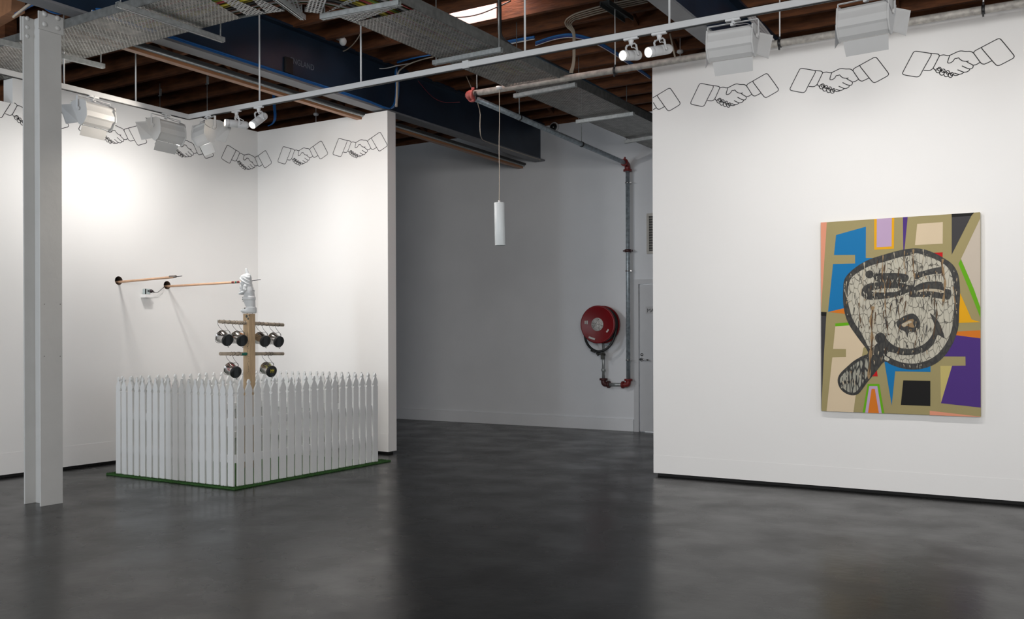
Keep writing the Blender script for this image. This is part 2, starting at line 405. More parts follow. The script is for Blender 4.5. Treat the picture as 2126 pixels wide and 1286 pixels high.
# wall vent beside the door
v0, v1 = py(1343.5, 444, YF), py(1343.5, 528, YF)
vent = thing('wall_vent', (v0.x, YF, v1.z), 'pale louvred air vent high on far wall above the door', 'vent')
vf = MB(); W_, H_ = .42, v0.z - v1.z
for a, b in (((0, 0), (W_, .04)), ((0, H_ - .04), (W_, H_)), ((0, .04), (.035, H_ - .04)), ((W_ - .035, .04), (W_, H_ - .04))):
    vf.bb((v0.x + a[0], YF - .02, v1.z + a[1]), (v0.x + b[0], YF - .001, v1.z + b[1]))
vf.build('frame', mat('vent_cream', (.50, .48, .44), .5), vent, bevel=.002)
vs_ = MB()
for i in range(13):
    z = v1.z + .05 + i * (H_ - .09) / 13
    vs_.box((v0.x + W_ / 2, YF - .012, z + .01), (W_ - .07, .022, .004), M=Matrix.Rotation(R(35), 4, 'X'))
vs_.bb((v0.x + .035, YF - .003, v1.z + .04), (v0.x + W_ - .035, YF - .001, v1.z + H_ - .04), mi=1)
vs_.build('louvre_panel', [MATS['vent_cream'], black_mat], vent)

# timber post and grey wall piece seen through the high opening, left edge
tp = px(24, 190, -9.1)
tag(MB().bb((-9.16, tp.y - .10, 2.6), (-9.04, tp.y + .02, 4.69)).build('timber_post', timber), 'dark timber roof post seen through the high opening left of the column', 'post')
tag(MB().bb((-9.6, 3.0, 2.4), (-9.5, tp.y - .02, 3.72)).build('plasterboard_panel', mat('grey_board', (.26, .24, .22), .8)), 'grey brown board behind the high opening at the far left', 'board')

# ------------------------------------------------------------------ steel column
colm = thing('steel_column', (-7.06, 4.39, 0), 'white painted steel column with riveted plates at its head, front left', 'column')
cc = MB(); x0, x1, y0, y1 = -7.175, -6.948, 4.300, 4.488
cc.bb((x1 - .014, y0, 0), (x1, y1, 3.884)); cc.bb((x0, y0, 0), (x0 + .014, y1, 3.884)); cc.bb((x0 + .014, (y0 + y1) / 2 - .006, 0), (x1 - .014, (y0 + y1) / 2 + .006, 3.884))
cc.build('shaft', col_paint, colm, bevel=.003)
zp = px(105, 67, x1).z
pl = MB().bb((x1, y0 - .012, zp), (x1 + .012, y1 + .012, 3.884)).build('riveted_plate', col_paint, colm, bevel=.003)
rv = MB()
for zz in (zp + .045, zp + .125):
    for yy in (y0 + .04, y1 - .04): rv.ball((x1 + .012, yy, zz), (.014, .022, .022), 8)
rv.build('rivet_heads', col_paint, pl)
pl2 = MB().bb((x1 - .10, y0 + .055, zp - .03), (x1 - .014, y0 + .075, 3.884)).build('riveted_plate', col_paint, colm, bevel=.003)
rv = MB()
for zz in (zp + .015, zp + .085, zp + .15):
    for xx in (x1 - .08, x1 - .035): rv.ball((xx, y0 + .055, zz), (.016, .010, .016), 8)
rv.build('rivet_heads', col_paint, pl2)
pl3 = MB().bb((x0 - .012, y0 - .015, zp - .05), (x0, y1 + .01, 3.884)).build('riveted_plate', col_paint, colm, bevel=.003)
rv = MB()
for zz in (zp - .01, zp + .06, zp + .13):
    rv.ball((x0 + .014, y0 + .035, zz), (.012, .018, .018), 8)
rv.build('rivet_heads', col_paint, pl3)
sc = MB()
for qy in (632, 740):
    for qx in (92, 125): p = px(qx, qy, x1); sc.ball((x1, p.y, p.z), .0035, 6)
sc.build('screw_heads', black_mat, colm)

# ------------------------------------------------------------------ roof steel
def i_beam(name, c0, c1, z0, h, wfl, label, mats):
    """bottom centre line c0->c1 (x,y)"""
    d = Vector((c1[0] - c0[0], c1[1] - c0[1], 0)); L = d.length; d.normalize(); n = Vector((d.y, -d.x, 0))
    root = thing(name, (c0[0], c0[1], z0), label, 'beam')
    a = Vector((c0[0], c0[1], 0)); b = Vector((c1[0], c1[1], 0)); t = .022
    MB().bar(a + Vector((0, 0, z0 + h / 2)), b + Vector((0, 0, z0 + h / 2)), .014, h - 2 * t, 0).build('web', mats[0], root)
    MB().bar(a + Vector((0, 0, z0 + t / 2)), b + Vector((0, 0, z0 + t / 2)), wfl, t, 0).build('bottom_flange', mats[1], root)
    MB().bar(a + Vector((0, 0, z0 + h - t / 2)), b + Vector((0, 0, z0 + h - t / 2)), wfl, t, 0).build('top_flange', mats[0], root)
    return root
ZBM = 3.885
l0, r0 = pz(313, 88, ZBM), pz(345, 82, ZBM)
cA = ((l0.x + r0.x) / 2, (l0.y + r0.y) / 2); e0, e1 = py(1111, 337, YF), py(1132, 336, YF); cB = ((e0.x + e1.x) / 2, YF)
dB = (Vector(cB) - Vector(cA)); kk = (3.2 - cA[1]) / dB.y; cA0 = (cA[0] + dB.x * kk, 3.2)
beam = i_beam('steel_beam', cA0, cB, ZBM, .55, .165, 'dark blue steel roof beam running over the white column to the far wall', (beam_blue, beam_grey))
def bx(Y): return cA0[0] + (Y - cA0[1]) * (cB[0] - cA0[0]) / (cB[1] - cA0[1])
# rolled lettering on the web
pE = px(606, 124, bx(6.5) + .01); pD = px(645, 144, bx(7.1) + .01)
ang = math.atan2(cB[1] - cA0[1], cB[0] - cA0[0])
tl = (pD.y - pE.y)
text_mesh('ENGLAND', .085, .0012, Matrix.Translation((bx(pE.y) + .0075, pE.y - .02, pE.z - .035)) @ Matrix.Rotation(ang, 4, 'Z') @ Matrix.Rotation(R(90), 4, 'X'), 'raised_lettering', mat('beam_letter', (.13, .18, .23), .4), beam, sx=.85)
q0, q1 = px(590, 122, -6.77), px(605, 156, -6.77)
tag(MB().bb((bx(q0.y) + .008, q0.y - .01, q1.z), (bx(q0.y) + .035, q1.y + .0, q0.z + .02)).build('junction_box', black_mat, bevel=.008), 'black box fixed to the web of the left dark blue beam', 'box')
c2 = (-2.745, 2.5), (-2.745, YF)
i_beam('steel_beam', c2[0], c2[1], 3.90, .52, .165, 'dark blue steel roof beam at upper right, passing over the right gallery wall', (beam_blue, beam_grey))

# varnished timber rail with metal channel, left of the beam
g0, g1 = px(270, 97, -6.99), py(1086, 347, YF)
dz_ = Vector((g1.x - g0.x, g1.y - g0.y, g1.z - g0.z)); gs = Vector(g0) + dz_ * ((4.62 - g0.y) / dz_.y)
g0 = gs; g1 = Vector(g1); off = Vector((0.0, 0, 0))
rail = thing('door_rail', tuple(g0), 'long varnished timber rail with steel channel running beside the left beam', 'rail')
MB().bar(g0 + Vector((-.03, 0, .0)), g1 + Vector((-.03, -.01, .0)), .075, .045).build('timber_strip', copper_t, rail, bevel=.004)
MB().tube([g0 + Vector((.022, 0, .015)), g1 + Vector((.022, -.01, .015))], .014, 8).build('steel_rod', galv, rail)
MB().bar(g0 + Vector((.045, 0, .035)), g1 + Vector((.045, -.01, .035)), .02, .03).build('steel_channel', mat('dark_channel', (.06, .06, .06), .5, metal=.4), rail)

# ------------------------------------------------------------------ roof joists with herringbone struts
JS = .465; jl = []
jm = MB().bb((-14, -.025, 4.42), (3.7, .025, 4.70))
j0 = None; k = -5
names = []
while 6.8 + k * JS < 11.8:
    Y = 6.8 + k * JS
    if j0 is None:
        j0 = jm.build('roof_joist', timber, origin=(0, 0, 4.42)); o = j0
    else: o = j0.copy(); COL.objects.link(o)
    o.location = (0, Y + .025, 4.42)
    # every joist gets its own place in words
    seen = {-5: 'nearest brown roof joist, in front of the cable tray', 10: 'last brown roof joist, right against the far wall'}
    jl.append(o)
    k += 1
NJ = k
ORD = ['first', 'second', 'third', 'fourth', 'fifth', 'sixth', 'seventh', 'eighth', 'ninth', 'tenth', 'eleventh', 'twelfth', 'thirteenth', 'fourteenth', 'fifteenth', 'sixteenth', 'seventeenth', 'eighteenth']
for i, o in enumerate(jl[::-1]):
    tag(o, 'rough brown timber roof joist across both beams, %s one counted from the far wall' % ORD[i], 'joist', 'roof joists')
# struts
st = MB()
st.bar((0, 0, 0), (0, JS - .05, .20), .045, .055)
s0_ = st.build('joist_strut', timber, origin=(0, 0, 0)); first = True
for kk_ in range(-4, NJ - 1):
    Y = 6.8 + kk_ * JS + .05
    for X in (-11.0, -8.6, -6.32, -5.75, -3.9, -1.6):
        xx = X + random.uniform(-.12, .12) + (0.1 if kk_ % 2 else -.1)
        o = s0_ if first else s0_.copy()
        if not first: COL.objects.link(o)
        first = False
        o.location = (xx, Y, 4.465)
        if X == -5.75 or kk_ % 2: o.location = (xx, Y, 4.665); o.scale = (1, 1, -1)
        tag(o, 'short brown diagonal strut between two roof joists', 'strut', 'struts between the roof joists')

# ------------------------------------------------------------------ cable tray
ZTR = 3.80
rail_m = mat('dull_tray_rail', (.17, .175, .17), .5, metal=.4, var=.25, scale=20)
tray = thing('cable_tray', (-4.6, 5.6, ZTR), 'galvanised perforated cable tray turning a corner under the joists', 'cable tray')
def sheet(pts, name, m, ud, th=.002):
    ud = Vector(ud).normalized(); vd = Vector((-ud.y, ud.x, 0))
    mb = MB().prism(pts, (0, 0, th)); mb.uv = lambda p: (p.dot(ud), p.dot(vd))
    return mb.build(name, m, tray)
Z = ZTR
a1, a2, a3 = pz(200, 124, Z), pz(520, 31, Z), pz(405, 5, Z)
AYl, AYn = (a1.y + a2.y) / 2, pz(150, 60, Z).y
# straight length along the left (A), its bias cut end, then the run to the far wall (B)
A = [pz(-260, 250, Z), pz(128, 143, Z), pz(505, 35, Z), pz(435, 0, Z), pz(330, -45, Z), pz(250, 17, Z)]
Al = (pz(200, 125, Z) + pz(500, 40, Z)) / 2
yN, yF_ = 4.50, 5.12
xe1, xe2 = pz(500, 38, Z).x, pz(437, 0, Z).x
ybf = pz(500, 38, Z).y
sheet([(-9.3, yN, Z), (xe2 - .25, yN, Z), (xe2, pz(437, 0, Z).y, Z), (xe1, ybf, Z), (-9.3, ybf, Z)], 'tray_length', perf_fine, (0, 1, 0))
def X_at(q, Y):  # px edge points -> x on plane
    return q
eL = [pz(735, 47, Z), pz(860, 94, Z), pz(1038, 177, Z), pz(1197, 248, Z), pz(1301, 287, Z), pz(1354, 308, Z)]
mL = sum(p.x for p in eL) / len(eL)
eR = [pz(862, 19, Z), pz(1040, 108, Z), pz(1196, 173, Z), pz(1316, 236, Z)]
import sys
xl0, xl1 = eL[0].x, eL[-2].x; yl0, yl1 = eL[0].y, eL[-2].y
def tl_x(Y): return xl0 + (xl1 - xl0) * (Y - yl0) / (yl1 - yl0)
xr0, xr1 = eR[0].x, eR[-1].x; yr0, yr1 = eR[0].y, eR[-1].y
def tr_x(Y): return xr0 + (xr1 - xr0) * (Y - yr0) / (yr1 - yr0)
YE = YF - .05
sheet([(tl_x(yl0), yl0, Z), (tr_x(yr0), yr0, Z), (tr_x(YE), YE, Z), (tl_x(YE), YE, Z)], 'tray_length', perf_fine, (1, 0, 0))
def P7(x, y): return pz(340 + x / 5.062, y / 5.062, Z - .002)
def P5(x, y): return pz(560 + x / 7.087, y / 7.087, Z - .002)
strips = [[P7(560, -30), P7(700, -30), P7(1075, 140), P7(870, 165)], [P7(880, -50), P7(1010, -10), P7(1265, 115), P7(1085, 140)],
          [P7(1210, -60), P7(1400, -60), P7(1460, 120), P7(1390, 105)], [P7(1540, -60), P7(1730, -60), P7(1660, 145), P7(1480, 125)],
          [P7(2010, -40), P7(2180, -40), P7(1900, 60), P7(1690, 138)], [P5(1010, 250), P5(1640, 85), P5(1960, 85), P5(1240, 335)]]
for q in strips:
    d = (q[2] - q[1]); sheet(q, 'bend_strip', perf_strip, d)
# side rails
sr = MB().bar((-9.3, yN, Z + .035), (xe2 - .25, yN, Z + .035), .004, .07); sr.build('side_rail', rail_m, tray)
sr = MB().bar((-9.3, ybf, Z + .035), (xe1, ybf, Z + .035), .004, .07); sr.build('side_rail', rail_m, tray)
MB().bar((tl_x(yl0), yl0, Z + .035), (tl_x(YE), YE, Z + .035), .004, .07).build('side_rail', rail_m, tray)
MB().bar((tr_x(4.9), 4.9, Z + .045), (tr_x(YE), YE, Z + .045), .004, .09).build('side_rail', rail_m, tray)
MB().bar((xe1, ybf, Z + .02), P7(1085, 140) + Vector((0, 0, .02)), .003, .04).bar(P7(1085, 140) + Vector((0, 0, .02)), P7(1270, 118) + Vector((0, 0, .02)), .003, .04).build('side_rail', rail_m, tray)
MB().bar(P7(1480, 125) + Vector((0, 0, .02)), P7(1680, 145) + Vector((0, 0, .02)), .003, .04).bar(P7(1850, 185) + Vector((0, 0, .02)), eL[0] + Vector((0, 0, .02)), .003, .04).build('side_rail', rail_m, tray)
# channel supports
for (ax_, ay_), (bx_, by_) in (((-40, 72), (216, 134)), ((243, 4), (464, 79)), ((560, -20), (630, 32)), ((667, 31), (830, 1)), ((900, 127), (1042, 99)), ((1068, 196), (1196, 172)), ((1197, 250), (1316, 233)), ((1297, 292), (1420, 272))):
    a, b = pz(ax_, ay_, Z - .022), pz(bx_, by_, Z - .022); d = (b - a).normalized()
    c = MB().bar(a, b, .041, .004).bar(a + Vector((0, 0, -.018)) + d.cross(Uv) * .019, b + Vector((0, 0, -.018)) + d.cross(Uv) * .019, .003, .038).bar(a + Vector((0, 0, -.018)) - d.cross(Uv) * .019, b + Vector((0, 0, -.018)) - d.cross(Uv) * .019, .003, .038)
    c.bar(a + Vector((0, 0, -.036)), b + Vector((0, 0, -.036)), .012, .003)
    c.build('support_channel', galv, tray)
    for e, s_ in ((a, 1), (b, -1)):
        p = e + d * .03 * s_
        if p.y > 7.6 and s_ == -1: continue
        MB().tube([(p.x, p.y, Z - .06), (p.x, p.y, 4.50)], .005, 8).tube([(p.x, p.y, Z - .062), (p.x, p.y, Z - .046)], .011, 6).build('hanger_rod', galv, tray)

# coloured wiring lying in the tray bend
wc = [mat('wire_yellow', (.45, .38, .03), .5), mat('wire_red', (.32, .03, .03), .5), mat('wire_green', (.10, .22, .05), .5), mat('wire_grey', (.25, .25, .25), .5), mat('wire_brown', (.12, .05, .03), .5), black_mat]
wb = MB()
for i in range(46):
    y0_ = 4.58 + random.random() * .48; zz = Z + .012 + random.random() * .05; x0_ = -4.78 + (y0_ - 4.5) * .9
    x0_ = -4.30 - random.random() * .48
    t = (x0_ + 4.78) / .48
    yb_ = 4.58 + (1 - t) * .48
    pts = [(-6.4, yb_, zz), (-5.6, yb_, zz), (x0_ - .35, yb_ + .02, zz), (x0_ - .06, yb_ + .22 + .1 * t, zz), (x0_, yb_ + .7, zz), (x0_, 7.6, zz)]
    wb.tube(smooth_path(pts), .0065 if i % 3 else .010, 5, mi=i % 6)
tag(wb.build('tray_wiring', wc), 'loose red, yellow, green and grey wires lying in the bend of the cable tray', 'wiring', kind='stuff')
# dark blue cables along the right side of the tray run
tb = MB()
for i in range(7):
    o_ = i * .016; zz = Z + .10 + .02 * (i % 2)
    tb.tube([(tr_x(Y) - .02 - o_ + .006 * math.sin(Y * 3 + i), Y, zz + .012 * math.sin(Y * 1.7 + i)) for Y in [7.4 + .3 * j for j in range(15)]], .009, 6, mi=i % 2)
for Y in (8.0, 9.2, 10.4): tb.bb((tr_x(Y) - .13, Y - .01, Z + .004), (tr_x(Y) - .005, Y + .01, Z + .10))
tag(tb.build('cable_bundle', [mat('navy_cable', (.02, .05, .08), .45), black_mat]), 'dark blue cable bundle on the right side of the cable tray towards the far wall', 'cable')

# ------------------------------------------------------------------ fire pipe
YP = 7.9
elb = px(965, 205, -5.36); zP = 3.788
pipe = thing('fire_pipe', (-5.35, YF, .68), 'galvanised fire water pipe from above right wall down to the hose reel', 'pipe')
exx = py(972, 203, YP).x
MB().tube([(exx + .03, YP, zP + .012), (3.4, YP, zP - .004)], .031, 14).build('pipe_run', old_pipe, pipe)
ri = py(1303, 345, YF - .09); RX = ri.x
MB().tube([(exx, YP + .03, zP), (RX, YF - .15, ri.z + .03)], .031, 14).build('pipe_branch', galv_pipe, pipe)
rb = py(1303, 790, YF - .09)
MB().tube([(RX, YF - .09, ri.z - .02), (RX, YF - .09, rb.z + .02)], .029, 14).build('pipe_riser', galv_pipe, pipe)
# red couplings
cp = MB().tube(smooth_path([(exx + .07, YP, zP + .012), (exx + .01, YP, zP + .01), (exx, YP + .02, zP), (exx, YP + .08, zP)], 2), .041, 14)
cp.tube([(exx + .05, YP, zP), (exx + .075, YP, zP)], .052, 14).tube([(exx, YP + .06, zP), (exx, YP + .085, zP)], .052, 14).box((exx + .06, YP, zP + .06), (.03, .02, .03)).box((exx + .06, YP, zP - .06), (.03, .02, .02))
cp.build('elbow_coupling', pink_red, pipe)
cp = MB().tube(smooth_path([(RX, YF - .2, ri.z + .035), (RX, YF - .13, ri.z + .03), (RX, YF - .09, ri.z), (RX, YF - .09, ri.z - .07)], 2), .040, 14)
cp.lathe([(.03, -.012), (.060, -.012), (.060, .012), (.03, .012)], (RX, YF - .09, ri.z - .06)).tube([(RX, YF - .21, ri.z + .035), (RX, YF - .18, ri.z + .033)], .052, 14).box((RX, YF - .18, ri.z + .09), (.02, .02, .04))
cp.build('elbow_coupling', dark_red, pipe)
for (q, ww) in ((py(1303, 521, YF - .09), .046),):
    MB().lathe([(.028, -.022), (ww, -.018), (ww, .018), (.028, .022)], (RX, YF - .09, q.z)).box((RX - .055, YF - .09, q.z), (.03, .02, .02)).box((RX + .055, YF - .09, q.z), (.03, .02, .02)).build('pipe_coupling', mat('black_coupling', (.05, .015, .015), .5), pipe)
for yy in (380, 563, 748):
    q = py(1303, yy, YF - .09)
    MB().lathe([(.029, -.008), (.036, -.008), (.036, .008), (.029, .008)], (RX, YF - .09, q.z)).bb((RX - .012, YF - .065, q.z - .008), (RX + .012, YF, q.z + .008)).box((RX + .045, YF - .09, q.z), (.022, .01, .014)).build('pipe_clip', chrome, pipe)
# bottom U
lx = py(1253, 790, YF - .09).x; zb = py(1280, 799, YF - .09).z
cp = MB().tube(smooth_path([(RX, YF - .09, zb + .08), (RX, YF - .09, zb + .02), (RX - .02, YF - .09, zb), (RX - .09, YF - .09, zb)], 2), .036, 14)
cp.lathe([(.03, -.014), (.056, -.014), (.056, .014), (.03, .014)], (RX, YF - .09, zb + .07)).lathe([(.03, -.014), (.05, -.014), (.05, .014), (.03, .014)], (RX - .08, YF - .09, zb), (1, 0, 0))
cp.build('elbow_coupling', dark_red, pipe)
cp = MB().tube(smooth_path([(lx, YF - .09, zb + .08), (lx, YF - .09, zb + .02), (lx + .02, YF - .09, zb), (lx + .09, YF - .09, zb)], 2), .036, 14)
cp.lathe([(.03, -.014), (.056, -.014), (.056, .014), (.03, .014)], (lx, YF - .09, zb + .07)).lathe([(.03, -.014), (.05, -.014), (.05, .014), (.03, .014)], (lx + .08, YF - .09, zb), (1, 0, 0))
cp.build('elbow_coupling', mat('brown_coupling', (.07, .02, .02), .5, var=.3), pipe)
MB().tube([(lx + .05, YF - .09, zb), (RX - .05, YF - .09, zb)], .024, 12).build('pipe_link', galv, pipe)
zv = py(1253, 745, YF - .09).z
MB().tube([(lx, YF - .09, zb + .05), (lx, YF - .09, zv + .22)], .020, 12).lathe([(.02, -.02), (.031, -.015), (.031, .015), (.02, .02)], (lx, YF - .09, zb + .20)).build('pipe_stub', galv, pipe)
for x_, ytop in ((990, 4.43), (1277, 4.43), (1619, 4.43), (2042, 4.43), (1850, 4.43)):
    X = py(x_, 100, YP).x
    MB().tube([(X, YP, zP + .02), (X, YP, 4.52)], .0055, 8).build('hanger_rod', white_c, pipe)
    MB().lathe([(.031, -.012), (.035, -.012), (.035, .012), (.031, .012)], (X, YP, zP + .004), (1, 0, 0)).box((X, YP, zP + .045), (.012, .02, .03)).box((X, YP - .02, zP - .04), (.012, .02, .03)).build('pipe_hanger', black_mat, pipe)
for x_, y_ in ((1079, 245), (1207, 300)):
    q = px(x_, y_, (exx + RX) / 2)
    zz = zP + (ri.z + .03 - zP) * (q.y - YP) / (YF - .15 - YP)
    X = exx + (RX - exx) * (q.y - YP) / (YF - .15 - YP)
    MB().tube([(X, q.y, zz + .02), (X, q.y, 4.46)], .005, 8).build('hanger_rod', galv, pipe)
    MB().lathe([(.031, -.012), (.035, -.012), (.035, .012), (.031, .012)], (X, q.y, zz), (0, 1, 0)).build('pipe_hanger', black_mat, pipe)

# ------------------------------------------------------------------ hose reel
rc = py(1240, 674, YF - .31); RR = .262
reel = thing('hose_reel', (rc.x, YF, rc.z - .3), 'red wall mounted fire hose reel with black hose beside the vertical pipe', 'hose reel')
def dish(cy_, rad, sgn):
    return [(0, 0), (rad * .88, 0), (rad * .93, .008), (rad * .97, .008), (rad, .0), (rad, -.018), (rad * .96, -.018), (rad * .9, -.008), (0, -.008)]
MB().lathe(dish(0, RR, 1), (rc.x, YF - .30, rc.z), (0, -1, 0), 64).build('front_disc', red_paint, reel)
MB().lathe(dish(0, RR, 1), (rc.x, YF - .13, rc.z), (0, 1, 0), 64).build('back_disc', red_paint, reel)
hz = MB().lathe([(.14, -.155), (.235, -.15), (.235, -.01), (.14, -.005)], (rc.x, YF - .135, rc.z), (0, 1, 0), 48)
for i in range(5): hz.lathe([(.235 + .012 * math.sin(t), -.03 - i * .027 + .012 * math.cos(t)) for t in [j * math.pi / 4 for j in range(9)]], (rc.x, YF - .135, rc.z), (0, 1, 0), 48)
hz.build('coiled_hose', rubber, reel)
lp = [(rc.x - .24, YF - .22, rc.z - .10), (rc.x - .215, YF - .25, rc.z - .22), (rc.x - .13, YF - .27, rc.z - .33), (rc.x - .01, YF - .27, rc.z - .385), (rc.x + .12, YF - .25, rc.z - .345), (rc.x + .20, YF - .22, rc.z - .23), (rc.x + .235, YF - .2, rc.z - .08)]
MB().tube(smooth_path(lp, 3), .017, 10).build('hose_loop', rubber, reel)
MB().tube([(rc.x - .13, YF - .25, rc.z - .36), (rc.x - .06, YF - .25, rc.z - .385)], .013, 8).tube([(rc.x - .06, YF - .22, rc.z - .40), (rc.x + .06, YF - .18, rc.z - .42)], .016, 8).box((rc.x + .02, YF - .18, rc.z - .44), (.05, .03, .09)).tube([(rc.x - .05, YF - .2, rc.z - .43), (rc.x + .0, YF - .2, rc.z - .40)], .01, 8).build('nozzle_valve', mat('dull_brass', (.10, .10, .09), .5, metal=.7), reel)
MB().bb((rc.x - .04, YF - .13, rc.z - .04), (rc.x + .04, YF, rc.z + .04)).bar((lx, YF - .09, rc.z - .40), (lx, YF - .09, rc.z - .20), .02, .02).bar((lx + .02, YF - .09, rc.z - .27), (lx + .10, YF - .09, rc.z - .27), .02, .04).build('wall_bracket', galv_pipe, reel)
lb = MB().lathe([(0, 0), (.092, 0), (.092, .002), (0, .002)], (rc.x, YF - .3085, rc.z), (0, -1, 0), 40).build('round_label', label_w, reel)
tg = MB()
def dline(a, b, w=.004): tg.bar((rc.x + a[0], YF - .3112, rc.z + a[1]), (rc.x + b[0], YF - .3112, rc.z + b[1]), w, .001, up=(0, 1, 0))
dline((-.07, -.05), (.022, .075)); dline((.022, .075), (.034, -.085)); dline((-.085, .022), (.085, -.018))
random.seed(3)
for i in range(34):
    a = random.random() * 6.28; r_ = random.random() ** .5 * .075; x_, z_ = r_ * math.cos(a), r_ * math.sin(a); b = random.random() * 6.28
    dline((x_, z_), (x_ + .014 * math.cos(b), z_ + .014 * math.sin(b)), .0022)
tg.build('scribbled_marks', black_mat, lb)
for (x_, z_, w_, h_, a_) in ((-.185, .03, .02, .045, 0), (-.155, .03, .022, .05, 0), (.155, -.09, .022, .05, -38), (-.085, -.19, .10, .026, -18)):
    MB().box((rc.x + x_, YF - .3095, rc.z + z_), (w_, .002, h_), M=Matrix.Rotation(R(-a_), 4, 'Y')).build('small_label', label_w, reel)

# ------------------------------------------------------------------ pendant lamp
pp = pz(1036.5, 180, ZTR - .01)
pend = thing('pendant_lamp', (pp.x, pp.y, 2.2), 'white tube pendant lamp on a long thin cord in the passage', 'lamp')
zt, zb_ = px(1037, 420, pp.x), None
def at_dist(x, y, P):   # point on the pixel ray at the depth of P
    d = ray(x, y); k = (P - CAM).dot(Fv) / FPX; return CAM + d * k
tp_, bt_ = at_dist(1036.5, 421, pp), at_dist(1038.5, 510, pp)
ax_ = (bt_ - tp_).normalized(); Ln = (bt_ - tp_).length
MB().lathe([(0, 0), (.05, 0), (.052, .004), (.052, Ln - .003), (.050, Ln), (.046, Ln - .004), (.046, .01)], tp_, ax_, 32).build('shade', milk, pend)
MB().lathe([(.011, -.022), (.011, 0), (0, 0)], tp_, ax_, 16).lathe([(0, -.022), (.011, -.022)], tp_, ax_, 16).build('cord_grip', white_c, pend)
mid = at_dist(1036, 300, pp)
MB().tube(smooth_path([pp, at_dist(1037.3, 250, pp), mid, at_dist(1037, 360, pp), tp_ - ax_ * .02], 2), .0035, 6).build('cord', cream_c, pend)
MB().lathe([(0, -.03), (.03, -.025), (.032, 0), (0, 0)], (pp.x, pp.y, pp.z), (0, 0, 1), 16).build('ceiling_rose', white_c, pend)

# ------------------------------------------------------------------ lighting track
ZK = 3.50
kc = pz(390, 243, ZK); KX, KY = kc.x, kc.y
track = thing('lighting_track', (KX, KY, ZK), 'L shaped pale grey lighting track hung on rods below the roof', 'track')
KYR = (KY + pz(1450, 47, ZK).y) / 2
def trk(a, b): return MB().bar(a, b, .042, .046)
t1 = trk((KX, 2.2, ZK), (KX, KYR + .021, ZK)).bar((KX, 2.2, ZK - .026), (KX, KYR, ZK - .026), .014, .006, 1).build('track_rail', [track_paint, black_mat], track, bevel=.003)
t2 = trk((KX + .021, KYR, ZK), (2.5, KYR, ZK)).bar((KX, KYR, ZK - .026), (2.5, KYR, ZK - .026), .014, .006, 1).build('track_rail', [track_paint, black_mat], track, bevel=.003)
jx = pz(972, 137, ZK).x
MB().bb((jx - .03, KYR - .026, ZK - .028), (jx + .03, KYR + .026, ZK + .034)).build('track_joiner', track_paint, track, bevel=.004)
for (a, b) in (((525, 212), 1), ((736, 172), 1), ((1078, 107), 1), ((1383, 52), 1), ((1700, -10), 1)):
    q = pz(*a, ZK); MB().tube([(q.x, KYR, ZK + .02), (q.x, KYR, 4.46)], .008, 8).build('hanger_rod', white_metal, track)
for a in ((295, 214), (142, 178)):
    q = pz(*a, ZK); MB().tube([(KX, q.y, ZK + .02), (KX, q.y, 4.46)], .007, 8).build('hanger_rod', white_metal, track)
# thin threaded rods with clamps hanging behind the corner
for a, lab in (((430, 165), 'thin steel rod with a clamp at its top, behind the track corner on the right'), ((332, 190), 'thin steel rod with a clamp at its top, behind the left arm of the track')):
    q = pz(a[0], a[1] - 8, 4.45)
    tag(MB().tube([(q.x, q.y, 3.4), (q.x, q.y, 4.50)], .0045, 8).box((q.x + .01, q.y, q.z - .06), (.02, .02, .09)).box((q.x, q.y, q.z - .1), (.05, .012, .008)).build('threaded_rod', galv), lab, 'rod')

